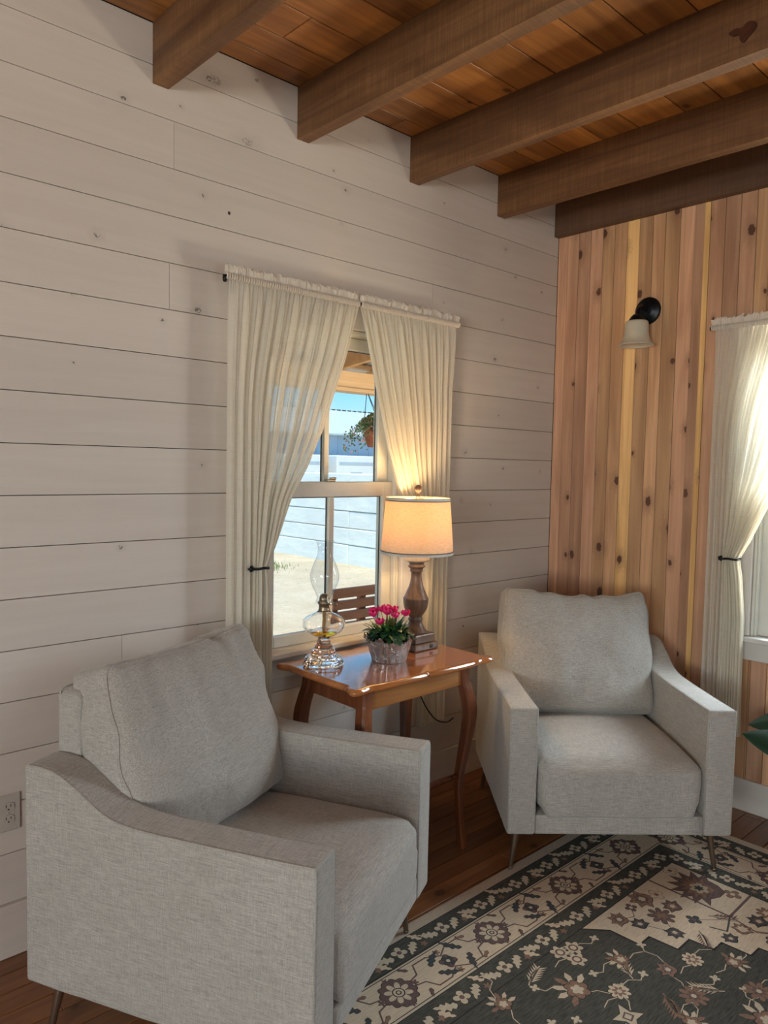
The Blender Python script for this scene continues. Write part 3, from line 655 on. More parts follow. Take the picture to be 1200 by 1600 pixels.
m = MB(); m.tube([(0, 0, .396), (0, 0, .44)], .013, 14); m.tube([(0, 0, .40), (.05, 0, .42), (.066, 0, .50), (.05, 0, .60), (0, 0, .636)], .0018, 6); m.tube([(0, 0, .40), (-.05, 0, .42), (-.066, 0, .50), (-.05, 0, .60), (0, 0, .636)], .0018, 6); m.build('harp', M['brass'], root)
m = MB(); m.lathe([(.0, .44), (.012, .44), (.014, .455), (.026, .480), (.030, .500), (.024, .520), (.0, .532)], n=20); m.build('bulb', M['bulb'], root)
Z0, Z1, R0, R1 = .398, .632, .1525, .134
N_ = 72
sh = [(R0 + (R1 - R0) * t_, Z0 + (Z1 - Z0) * t_) for t_ in [k / 12 for k in range(13)]]
m = shell(sh, .0012, N_); m.build('lamp_shade', M['shade'], root)
for (t0, t1, mt, ex) in ((0, .045, 'shade_trim', .0012), (.045, .058, 'shade_line', .0016), (.955, 1.0, 'shade_trim', .0012), (.942, .955, 'shade_line', .0016)):
    m = shell([(R0 + (R1 - R0) * t_ + ex, Z0 + (Z1 - Z0) * t_) for t_ in (t0, t1)], .0022, N_); m.build('shade_trim', M[mt], root)
m = MB()
for k in range(3):
    a = k * 2 * PI / 3 + .3; m.tube([(0, 0, Z1 - .004), (math.cos(a) * (R1 - .002), math.sin(a) * (R1 - .002), Z1 - .004)], .0016, 6)
m.build('shade_spider', M['brass'], root)
m = MB(); m.lathe([(.0, .632), (.008, .632), (.009, .640), (.005, .644), (.005, .652), (.013, .659), (.0155, .668), (.013, .678), (.006, .684), (0, .685)], n=20); m.build('finial', M['lamp_wood'], root)
pl = bpy.data.lights.new('lamp_bulb_light', 'POINT'); pl.energy = 7; pl.color = (1, .64, .30); pl.shadow_soft_size = .03
po = bpy.data.objects.new('lamp_bulb_light', pl); COL.objects.link(po); po.parent = root; po.location = (0, 0, .553)
# cord drops behind the table and runs to the right
cp = [(.03, .0735, .006), (.06, .12, .004), (.10, .163, -.022), (.13, .150, -.14), (.17, .11, -.29), (.23, .09, -.38), (.31, .09, -.415), (.37, .10, -.41)]
m = MB(); m.tube(spline(cp, 6), .0028, 8); tag(m.build('power_cord', M['dark'], None, (LX, LY, TZ)), 'black lamp cord drooping behind the right rear leg of the side table', 'cord')

# ------------------------------------------------------------------ potted cyclamen
PX, PY = -1.518, -.318
root = tag(empty('potted_cyclamen', (PX, PY, TZ + .0005)), 'pink flowering cyclamen in a silver foil pot on the table', 'potted plant')
m = MB(); n = 110; rings = []
def foil_r(a, t): return (.0665 + .022 * t) * (1 + (.022 + .02 * t) * math.sin(a * 17 + 2 * math.sin(a * 3)) + .012 * math.sin(a * 41 + 5 * t))
for t in [0, .03] + [k / 14 for k in range(1, 15)]:
    rings.append([(foil_r(a, t) * math.cos(a), foil_r(a, t) * math.sin(a), .0885 * t) for a in [2 * PI * k / n for k in range(n)]])
for e in (.4, .8, 1.0):
    rings.append([((foil_r(a, 1) + .010 * e * (1 + .6 * math.sin(a * 11))) * math.cos(a), (foil_r(a, 1) + .010 * e * (1 + .6 * math.sin(a * 11))) * math.sin(a), .0885 + .013 * e * (.5 + .7 * math.sin(a * 9 + 1) + .4 * math.sin(a * 23))) for a in [2 * PI * k / n for k in range(n)]])
rings.append([(x * .95, y * .95, z - .001) for x, y, z in rings[-1]])
rings.append([(.078 * math.cos(a), .078 * math.sin(a), .082) for a in [2 * PI * k / n for k in range(n)]])
m.loft(rings, cap=True, smooth=True); pot = m.build('foil_wrapped_pot', M['foil'], root)
m = MB(); m.lathe([(0, .083), (.079, .083), (.06, .090), (0, .094)], n=24); m.build('soil', M['soil'], root)
def leaf(base, dirv, L, W, curl, mat, nm, heart=False, seg=7, roll=0.0):
    """a curved blade with a folded midrib"""
    d = Vector(dirv).normalized(); side = d.cross(Vector((0, 0, 1)))
    if side.length < .05: side = Vector((1, 0, 0))
    side.normalize(); side = Matrix.Rotation(roll, 3, d) @ side; up = side.cross(d).normalized(); rows = []
    for i in range(seg + 1):
        t = i / seg; w = W * (math.sin(PI * min(1, t * (.92 if not heart else .8) + (.08 if not heart else .2))) ** (.8 if not heart else .6))
        c_ = Vector(base) + d * L * t + Vector((0, 0, -1)) * curl * L * t * t
        if i == seg: w = W * .03
        rows.append([c_ - side * w + up * w * .25, c_ - side * w * .5 + up * w * .05, c_, c_ + side * w * .5 + up * w * .05, c_ + side * w + up * w * .25])
    mm = MB(); th = up * -.0006
    vs_ = [p for r in rows for p in r]; k5 = len(vs_); fs_ = []
    for i in range(seg):
        for j in range(4): a = i * 5 + j; fs_.append((a, a + 1, a + 6, a + 5)); fs_.append((a + k5, a + 5 + k5, a + 6 + k5, a + 1 + k5))
    mm.add(vs_ + [p + th for p in vs_], fs_, smooth=True); return mm.build(nm, mat, root)
random.seed(21)
for k in range(90):      # round marbled leaves in a low mound
    a = random.random() * 2 * PI; rr = random.uniform(.01, .065); el = random.uniform(.1, 1.1)
    b0 = (rr * math.cos(a), rr * math.sin(a), random.uniform(.092, .118)); leaf(b0, (math.cos(a + tiny(.5)), math.sin(a + tiny(.5)), el), random.uniform(.045, .068), random.uniform(.015, .023), random.uniform(.3, .9), M['leaf'], 'leaf', True)
for k in range(70):      # upright narrow leaves
    a = random.random() * 2 * PI; rr = random.uniform(.0, .05)
    leaf((rr * math.cos(a), rr * math.sin(a), .092), (math.cos(a) * .55, math.sin(a) * .55, random.uniform(.6, 2.0)), random.uniform(.075, .115), random.uniform(.006, .010), random.uniform(.15, .5), M['leaf_light'] if k % 3 else M['leaf'], 'leaf', False, 9)
fl_sp = [(-.058, .030, .190), (-.072, .018, .180), (-.038, .008, .196), (-.020, .0, .200), (-.030, -.018, .188), (.014, -.008, .192), (.008, -.022, .172), (.048, -.040, .178), (-.052, .0, .150)]
for (fx, fy, fz) in fl_sp:
    mm = MB(); mm.tube(spline([(fx * .3, fy * .3, .092), (fx * .75, fy * .75, .092 + (fz - .092) * .6), (fx, fy, fz)], 4), .0013, 6); st_ = mm.build('flower_stem', M['stem'], root)
    mm = MB()
    for j in range(6):
        a = j * PI / 3 + fx * 40; rows = []
        for i in range(6):
            t = i / 5; w = .0095 * math.sin(PI * (.15 + .75 * t)); c_ = Vector((fx, fy, fz)) + Vector((math.cos(a), math.sin(a), 0)) * (.004 + .012 * math.sin(t * 2.2 + .4 * math.sin(a * 3))) + Vector((0, 0, .023 * t - .002))
            tw = .5 * t; s_ = Vector((-math.sin(a + tw), math.cos(a + tw), 0)); rows.append([c_ - s_ * w, c_ + Vector((math.cos(a), math.sin(a), 0)) * .002, c_ + s_ * w])
        mm.loft(rows, cap=False, closed=False, smooth=True)
    mm.lathe([(0, -.004), (.005, -.002), (.006, .002), (.004, .005), (0, .006)], (fx, fy, fz), 10); mm.build('flower', M['petal'], root)

# ------------------------------------------------------------------ curtains
def curtain_panel(frame, edge, strip, zt, zb, flip, label, seed, tie_z=1.16, folds=30, back=0.0):
    """edge: z -> swept edge x, from a list; strip = (outer x, inner x) of the part that hangs straight"""
    origin, rz = frame; root = tag(empty('sheer_curtain', origin, rz), label, 'curtain', 'sheer curtain panels')
    E_ = sorted(edge); NU, NV = 330, 110
    def ex(z):
        for (za, xa), (zc, xc) in zip(E_[:-1], E_[1:]):
            if z <= zc: t = max(0, (z - za) / (zc - za)); return xa + (xc - xa) * t
        return E_[-1][1]
    xo, xi_ = strip
    rows = []
    for j in range(NV + 1):
        z = zt + (zb - zt) * j / NV; ed = ex(z); row = []; d = max(0, (zt - z)); gather = math.exp(-d / .05)
        tie = math.exp(-((z - tie_z) / .16) ** 2); s_split = .27
        span_top = abs(E_[-1][1] - xo)
        for i in range(NU + 1):
            u = i / NU
            # near the rod the cloth is evenly spread, lower down the strip keeps its width
            if u < s_split: x = xo + (xi_ - xo) * (u / s_split)
            else: x = xi_ + (ed - xi_) * ((u - s_split) / (1 - s_split))
            xe = xo + (ed - xo) * u; k = min(1, d / .55); k = k * k * (3 - 2 * k); x = x * k + xe * (1 - k)
            ph = 2 * PI * folds * u + 1.5 * noise.noise(Vector((u * 6, seed, z * .5)))
            A = .0095 + .008 * noise.noise(Vector((u * 9, seed + 3, z * .7)))
            if u < s_split: A *= .55
            inner = 1 if u > s_split else 0
            A *= (1 - .75 * gather)
            if inner: A = A * (1 + .35 * tie)
            yy = -.080 + A * math.sin(ph) + .010 * math.sin(ph * .37 + seed) * (1 - gather)
            xx = x + .35 * A * math.cos(ph) * (1 if 0 < i < NU else 0) * (1 - .6 * tie * inner)
            if inner: xx += .0; yy += -.012 * tie * math.sin(PI * (u - s_split) / (1 - s_split))
            yy += gather * .0025 * math.sin(2 * PI * 70 * u)
            yy += back * min(1, d / .3); row.append((xx, min(yy, -.034), z))
        rows.append(row)
    m = MB(); m.loft(rows, cap=False, closed=False, smooth=True); m.build('drape', M['sheer'], root)
    # gathered rod pocket and stand-up ruffle
    m = MB(); rows = []; xe = E_[-1][1]; a0, a1 = (xo - .016 * (1 if xe > xo else -1)), xe
    for j in range(9):
        t = j / 8; row = []
        for i in range(421):
            u = i / 420; g = math.sin(2 * PI * 62 * u + 2 * noise.noise(Vector((u * 12, seed, 0))))
            an = PI * (t - .5); row.append((a0 + (a1 - a0) * u, -.080 - .0125 * math.cos(an) - .0062 * g, zt + .011 + .012 * math.sin(an) + .002 * noise.noise(Vector((u * 40, seed, 2)))))
        rows.append(row)
    m.loft(rows, cap=False, closed=False, smooth=True)
    rows = [[(x, -.080 + (-.080 - y), z) for x, y, z in r] for r in rows]; m.loft(rows, cap=False, closed=False, smooth=True)
    m.build('rod_pocket', M['heading'], root)
    m = MB()
    for lay in (0, 1):
        rows = []
        for j in range(7):
            t = j / 6; row = []
            for i in range(421):
                u = i / 420; nz = noise.noise(Vector((u * 26, seed + lay * 5, 1.5))); n3 = noise.noise(Vector((u * 60, seed + lay * 7, 4)))
                row.append((a0 + (a1 - a0) * u + .010 * t * nz, -.080 + (lay - .5) * .006 + t * (.020 * nz + .012 * n3), zt + .020 + t * (.032 + .016 * n3 + .014 * nz)))
            rows.append(row)
        m.loft(rows, cap=False, closed=False, smooth=True)
    m.build('ruffle', M['heading'], root)
    return root
FN = ((WIN['lo'], 0, 0), 0); FE = ((0, EWI['hi'], 0), -PI / 2)
eL = [(.345, .004), (.63, -.002), (.9, -.004), (1.08, -.022), (1.16, -.036), (1.243, .008), (1.412, .079), (1.535, .154), (1.688, .230), (1.975, .339), (2.19, .403)]
eR = [(.345, .832), (.70, .850), (.9, .862), (1.08, .845), (1.16, .832), (1.243, .768), (1.431, .679), (1.624, .597), (1.889, .516), (2.19, .412)]
curtain_panel(FN, eL, (-.200, -.095), 2.19, .345, False, 'sheer cream curtain panel at left of the north window, swept aside behind the armchair', 2.0)
curtain_panel(FN, eR, (.995, .885), 2.19, .345, True, 'sheer cream curtain panel at right of the north window, glowing behind the table lamp', 5.0, back=.021)
curtain_panel(FE, [(z, x + .004) for z, x in eL], (-.185, -.100), 2.19, .36, False, 'sheer cream curtain panel beside the cedar wall boards, behind the far armchair', 8.0)
curtain_panel(FE, eR, (.95, .870), 2.19, .36, True, 'sheer cream curtain panel on the far right side of the window in the cedar wall', 11.0)
for (frm, lab) in ((FN, 'thin black curtain rod over the north window with its dark end showing at left'), (FE, 'thin black curtain rod over the window in the cedar wall')):
    root = tag(empty('curtain_rod', *frm), lab, 'curtain rod', 'curtain rods')
    m = MB(); m.tube([(-.206, -.080, 2.204), (.992, -.080, 2.204)], .0055, 12); m.build('rod', M['dark'], root)
    for xx in (-.212, .998):
        cs_ = 1.0 if (xx < 0 and frm is FN) else .62
        m = MB(); xi2 = xx + (.07 if xx < 0 else -.07); m.box(xi2 - .006, xi2 + .006, -.010, -.0005, 2.172, 2.215, .003); m.tube([(xi2, -.008, 2.204), (xi2, -.05, 2.204), (xi2, -.080, 2.204)], .005, 10); m.build('bracket', M['dark'], root); m = MB(); m.lathe([(0, -.018 * cs_), (.007 * cs_, -.015 * cs_), (.009 * cs_, -.004), (.008 * cs_, .008 * cs_), (0, .010 * cs_)], (xx - (.004 if cs_ == 1 else .006 * (1 if xx > 0 else -1)), -.080, 2.196 + (.006 if cs_ < 1 else 0)), 14); m.build('end_cap', M['dark'], root)
def holdback(frm, xc, rx, wx_, lab, seed=0):
    root = tag(empty('curtain_holdback', *frm), lab, 'holdback', 'black curtain holdbacks')
    m = MB(); m.tube([(xc + rx * math.cos(a), -.086 + .036 * math.sin(a), 1.160 + .002 * math.sin(a * 3)) for a in [2 * PI * k / 32 for k in range(33)]], .005, 8); m.build('ring', M['dark'], root)
    m = MB(); m.tube([(wx_, -.001, 1.158), (wx_, -.06, 1.158), (xc + (rx if wx_ > xc else -rx), -.086, 1.159)], .0048, 8); m.lathe([(0, -.013), (.010, -.009), (.0125, 0), (.010, .009), (0, .013)], (wx_ + (.0), -.088, 1.158), 14); m.build('hook', M['dark'], root)
holdback(FN, -.066, .034, -.106, 'black curtain holdback ring on the left panel of the north window')
holdback(FN, .858, .034, .905, 'black curtain holdback ring behind the table lamp')
holdback(FE, -.064, .036, -.110, 'black curtain holdback band on the curtain in the cedar wall')

# ------------------------------------------------------------------ wall sconce
root = tag(empty('wall_sconce', (-.001, -.541, 2.34)), 'black wall sconce with frosted bell glass shade on the cedar wall', 'wall light')
m = MB(); prs = [(0, 0), (.067, 0), (.067, .007), (.060, .012), (.047, .015), (.040, .022), (.024, .026), (.0, .028)]; rings = []
for r, h in prs[1:-1]: rings.append([(-h, r * math.cos(a), r * math.sin(a)) for a in [2 * PI * k / 40 for k in range(40)]])
m.loft(rings, smooth=True); m.build('backplate', M['dark'], root)
m = MB(); m.tube(spline([(-.02, 0, .0), (-.055, 0, .012), (-.088, 0, -.004), (-.102, 0, -.040)], 5), [.011] * 10 + [.012] * 6, 12); m.lathe([(.0, -.030), (.018, -.032), (.030, -.044), (.040, -.060), (.046, -.072), (.041, -.074), (0, -.074)], (-.105, 0, 0), 32); m.build('arm', M['dark'], root)
bell = [(.036, -.062), (.050, -.066), (.0545, -.078), (.056, -.100), (.058, -.125), (.062, -.147), (.070, -.165), (.080, -.176), (.083, -.183)]
m = MB(); mm = shell([(p.x, p.y) for p in spline([(r, z, 0) for r, z in bell], 3)], .003, 48); mm.v = [(x - .105, y, z) for x, y, z in mm.v]; mm.build('glass_shade', M['opal'], root)

# ------------------------------------------------------------------ electrical outlet
root = tag(empty('electrical_outlet', (-2.824, -.0005, .457)), 'almond double electrical outlet low on the shiplap wall behind the armchair', 'outlet')
m = MB(); m.box(-.036, .036, -.006, 0, -.058, .058, .003); m.build('cover_plate', M['plastic'], root)
for zz in (.0195, -.0195):
    m = MB(); rings = []
    for yy in (-.0062, -.0085): rings.append([(.0165 * math.copysign(min(1, abs(math.cos(a)) * 1.15), math.cos(a)), yy, zz + .0145 * math.sin(a)) for a in [2 * PI * k / 24 for k in range(24)]])
    m.loft(rings); rc = m.build('receptacle', M['plastic'], root)
    m = MB(); m.box(-.0075, -.0055, -.0089, -.0084, zz - .001, zz + .008); m.box(.0055, .0075, -.0089, -.0084, zz + .0, zz + .0075); m.box(-.0022, .0022, -.0089, -.0084, zz - .0095, zz - .0055, ); m.build('slots', M['dark'], rc)
m = MB(); m.lathe([(0, -.0), (.003, 0), (.003, .001), (0, .0015)], (0, 0, 0), 12); m.v = [(x, -.0062 - z, y) for x, y, z in m.v]; m.build('screw', M['plastic'], root)

# ------------------------------------------------------------------ broad-leaved floor plant at the right edge
PRX, PRY = -.28, -1.53
root = tag(empty('floor_plant', (PRX, PRY, 0)), 'dark green broad-leaved floor plant at the right edge under the cedar wall window', 'potted plant')
m = MB(); m.lathe([(0, .0), (.105, .0), (.115, .012), (.138, .24), (.148, .245), (.148, .265), (.132, .265), (.128, .235), (0, .232)], n=36); m.build('pot', M['terracotta'], root)
m = MB(); m.tube(spline([(0, 0, .23), (.012, .01, .40), (-.005, .0, .56), (.01, .01, .72)], 5), .008, 8); m.build('stem', M['stem'], root)
for (a, z, el, L, W, cu) in ((1.66, .40, .30, .34, .064, .12), (1.45, .56, -.05, .33, .060, .2), (.4, .42, .5, .26, .07, .4), (-.8, .5, .6, .27, .07, .4), (-2.2, .45, .5, .27, .07, .4), (2.6, .6, .8, .25, .06, .4), (3.6, .56, .7, .26, .06, .35), (-1.5, .68, 1.0, .22, .055, .3), (.2, .7, 1.2, .22, .055, .3)):
    leaf((0, 0, z), (math.cos(a), math.sin(a), el), L, W, cu, M['rubber_leaf'], 'leaf', False, 12, (-.95 if a > 1.4 and a < 1.7 else 0))
# ------------------------------------------------------------------ patterned rug
def rug_mat(name, c, k=.55):
    t = NT(name); s1 = t.noise(t.obj((26, 210, 1)), 1.0, 4, .6); s2 = t.noise(t.obj(), 7, 4, .6)
    cc = t.mix(t.rng(s1, .35, .68), tuple(x * k for x in c), c); cc = t.mix(t.rng(s2, .4, .75, 0, .45), cc, tuple(x * k for x in c))
    t.pbr(cc, .95, 0, t.bump(s1, .3, .002)); return t.m
RM = [rug_mat('rug_cream', (.68, .565, .42), .75), rug_mat('rug_charcoal_green', (.092, .093, .076), .35), rug_mat('rug_plum_taupe', (.17, .11, .10), .6),
      rug_mat('rug_rust_tan', (.30, .18, .125), .6), rug_mat('rug_pale', (.60, .52, .39), .8), rug_mat('rug_slate', (.07, .078, .085), .6), rug_mat('rug_line', (.018, .017, .016), .8), rug_mat('rug_edge', (.55, .46, .36), .8)]
CR, DK, PL, RU, LT, SL, LN, ED = range(8)
RX0, RX1, RY0, RY1 = -3.37, -.312, -3.15, -.712
rug = tag(empty('rug', (0, 0, 0)), 'large faded oriental rug in charcoal and cream under the armchairs', 'rug')
m = MB(); m.box(RX0, RX1, RY0, RY1, .0004, RUGZ - .0022, .0015, mi=ED)
def zl(k): return RUGZ - .0021 + k * .00018
def ring(d0, d1, mat, k):
    a0, a1, b0, b1 = RX0 + d0, RX1 - d0, RY0 + d0, RY1 - d0; c0_, c1_, e0, e1 = RX0 + d1, RX1 - d1, RY0 + d1, RY1 - d1
    for q in ([(a0, b1), (a1, b1), (c1_, e1), (c0_, e1)], [(a1, b1), (a1, b0), (c1_, e0), (c1_, e1)], [(a1, b0), (a0, b0), (c0_, e0), (c1_, e0)], [(a0, b0), (a0, b1), (c0_, e1), (c0_, e0)]):
        m.poly(q, zl(k), mi=mat)
ring(.045, .137, DK, 1); ring(.0445, .0475, LN, 1.5); ring(.132, .137, LN, 1.5); ring(.137, .143, LT, 1); ring(.143, .146, LN, 1); ring(.146, .292, CR, 1); ring(.292, .295, LN, 1); ring(.295, .303, LT, 1); ring(.303, .306, LN, 1); ring(.306, .402, DK, 1); ring(.402, .406, LN, 1.5)
m.poly([(RX0 + .406, RY1 - .406), (RX1 - .406, RY1 - .406), (RX1 - .406, RY0 + .406), (RX0 + .406, RY0 + .406)], zl(1), mi=DK)
T_ = [None]
def P(pts): return [T_[0](x, y) for x, y in pts]
def place(cx, cy, rot=0, s=1.0):
    c, n = math.cos(rot), math.sin(rot); return lambda x, y: (cx + s * (x * c - y * n), cy + s * (x * n + y * c))
def petal_poly(r0, r1, n, sharp=1.0, ph=0, N=None):
    N = N or n * 8; out = []
    for k in range(N):
        a = 2 * PI * k / N; q = abs(math.cos(n * a / 2 + ph)) ** sharp; r = r0 + (r1 - r0) * q; out.append((r * math.cos(a), r * math.sin(a)))
    return out
def strip(pts, w, mat, k):
    V = [Vector((x, y)) for x, y in pts]
    for a, b in zip(V[:-1], V[1:]):
        d = (b - a)
        if d.length < 1e-6: continue
        d.normalize(); n = Vector((-d.y, d.x)) * w / 2; a2, b2 = a - d * w * .3, b + d * w * .3
        m.poly(P([a2 - n, b2 - n, b2 + n, a2 + n]), zl(k), mi=mat)
def serr(L, w, teeth=4, bend=.2):
    up = []; dn = []
    for i in range(teeth * 2 + 1):
        t = i / (teeth * 2); x = L * t; y0 = bend * L * t * t; ww = w * math.sin(PI * min(1, .15 + t * .85)) * (1 if i % 2 else .45)
        up.append((x, y0 + ww)); dn.append((x - (.02 * L), y0 - ww))
    return up + dn[::-1]
def outlined(pts, mat, k, o=.0028):
    c = Vector((sum(p[0] for p in pts) / len(pts), sum(p[1] for p in pts) / len(pts)))
    big = [(p[0] + (Vector(p) - c).normalized().x * o, p[1] + (Vector(p) - c).normalized().y * o) for p in pts]
    m.poly(P(big), zl(k), mi=LN); m.poly(P(pts), zl(k + .5), mi=mat)
def rosette(r, outer, pet, core, k=2, n=8):
    outlined(petal_poly(r * .86, r, 12, 1.2), outer, k); m.poly(P(petal_poly(r * .30, r * .74, n, .7)), zl(k + 1), mi=pet); m.poly(P(petal_poly(r * .33, r * .33, n)), zl(k + 1.5), mi=LN)
    m.poly(P(petal_poly(r * .27, r * .27, n)), zl(k + 2), mi=core); m.poly(P(petal_poly(r * .15, r * .15, n)), zl(k + 2.5), mi=LN); m.poly(P(petal_poly(r * .09, r * .09, n)), zl(k + 3), mi=LT)
def small_flower(r, c1, c2, k=2):
    outlined(petal_poly(r * .42, r, 4, .8, PI / 4), c1, k, .002); m.poly(P(petal_poly(r * .3, r * .3, 4)), zl(k + 1), mi=c2)
def palmette(r, c1, c2, c3, k=2, n=7):
    pts = []
    for i in range(n * 2 + 1):
        a = -PI * .15 + PI * 1.3 * i / (n * 2); q = r if i % 2 else r * .62; pts.append((q * math.cos(a), q * math.sin(a)))
    pts += [(-.35 * r, -.55 * r), (0, -.75 * r), (.35 * r, -.55 * r)]
    outlined(pts, c1, k); m.poly(P([(x * .62, y * .62 + .02 * r) for x, y in pts]), zl(k + 1), mi=c2); m.poly(P([(x * .32, y * .32) for x, y in pts]), zl(k + 1.5), mi=c3)
def spray(L, c, k=2, n=5):
    strip([(0, 0), (L * .5, L * .08), (L, 0)], .004, c, k)
    for i in range(n):
        t = .15 + .75 * i / n; x = L * t
        for s_ in (-1, 1): m.poly(P([(x, .002 * s_), (x + .035 * L / .12, .028 * s_ * L / .12), (x + .018 * L / .12, .004 * s_)]), zl(k), mi=c)
# borders on all four sides; (s, d): s from the corner along the side, d inward
def side_map(side):
    if side == 0: return lambda s_, d: (RX1 - s_, RY1 - d), RX1 - RX0
    if side == 1: return lambda s_, d: (RX1 - d, RY1 - s_), RY1 - RY0
    if side == 2: return lambda s_, d: (RX0 + s_, RY0 + d), RX1 - RX0
    return lambda s_, d: (RX0 + d, RY0 + s_), RY1 - RY0
for side in range(4):
    mp_, L = side_map(side)
    def at(s_, d, rot=0, sc=1.0):
        def f(x, y):
            c, n = math.cos(rot), math.sin(rot); return mp_(s_ + sc * (x * c - y * n), d + sc * (x * n + y * c))
        return f
    for (dm, off) in ((.091, 0.0), (.354, .0)):
        s_ = .20; j = 0
        while s_ < L - dm:
            if s_ > dm + .02:
                T_[0] = at(s_, dm, 0); small_flower(.028, LT, PL)
                T_[0] = at(s_ + .034, dm + .012, -.35); outlined(serr(.074, .019, 4, -.15), LT, 2, .0018)
                T_[0] = at(s_ + .095, dm - .004, 1.9 if j % 2 else -1.2); outlined(serr(.052, .015, 3, .2), CR, 2, .0018)
                T_[0] = at(s_ + .125, dm - .008, .5); outlined(serr(.064, .018, 4, .2), LT, 2, .0018)
                T_[0] = at(s_ + .105, dm + .018, 0); m.poly(P(petal_poly(.005, .013, 5)), zl(2.2), mi=RU)
            s_ += .1995; j += 1
    s_ = .862 - .43 if side in (0, 2) else .30; s_ -= 0; k0 = 0
    while s_ < L - .2:
        if s_ > .25:
            T_[0] = at(s_, .219, .2); rosette(.060, PL, CR, CR, 2)
            for q in (-1, 1):
                T_[0] = at(s_, .219, 0); m.poly(P([(x + q * .066, y) for x, y in petal_poly(.006, .014, 5)]), zl(3), mi=PL)
                m.poly(P([(x, y + q * .060) for x, y in petal_poly(.005, .012, 5)]), zl(3), mi=PL)
        T_[0] = at(s_ + .215, .219, 0)
        small_flower(.030, PL, CR); T_[0] = at(s_ + .215, .219, PI / 4); small_flower(.022, SL, LT, 3.2)
        T_[0] = at(s_, .219, 0)
        for q in (-1, 1):
            strip([(.060, .012 * q), (.095, .020 * q), (.115, .058 * q), (.17, .058 * q), (.215, .032 * q), (.26, .058 * q), (.315, .058 * q), (.335, .020 * q), (.37, .012 * q)], .0052, PL, 1.6)
            strip([(.115, .058 * q), (.108, .068 * q)], .005, PL, 1.6)
            for (px_, rr_, ro) in ((.135, 1, .8 * q), (.275, 1, (PI - .8) * q)):
                T_[0] = at(s_ + px_, .219 + .018 * q, ro); outlined(serr(.076, .014, 4, .25 * q), SL, 2.2, .002); T_[0] = at(s_, .219, 0)
            T_[0] = at(s_ + .085, .219 + .050 * q, .4 * q); outlined(serr(.034, .008, 2, .1), RU, 2.2, .0016)
            T_[0] = at(s_ + .345, .219 + .050 * q, .9 * q); outlined(serr(.034, .008, 2, .1), PL, 2.2, .0016)
            T_[0] = at(s_ + .215, .219 + .052 * q, 0); m.poly(P(petal_poly(.006, .014, 5)), zl(2.2), mi=RU)
            T_[0] = at(s_, .219, 0)
        s_ += .43
# corner rosettes
for sx, sy in ((1, 1), (1, -1), (-1, 1), (-1, -1)):
    T_[0] = place((RX1 if sx > 0 else RX0) - sx * .219, (RY1 if sy > 0 else RY0) - sy * .219); rosette(.058, PL, CR, CR)
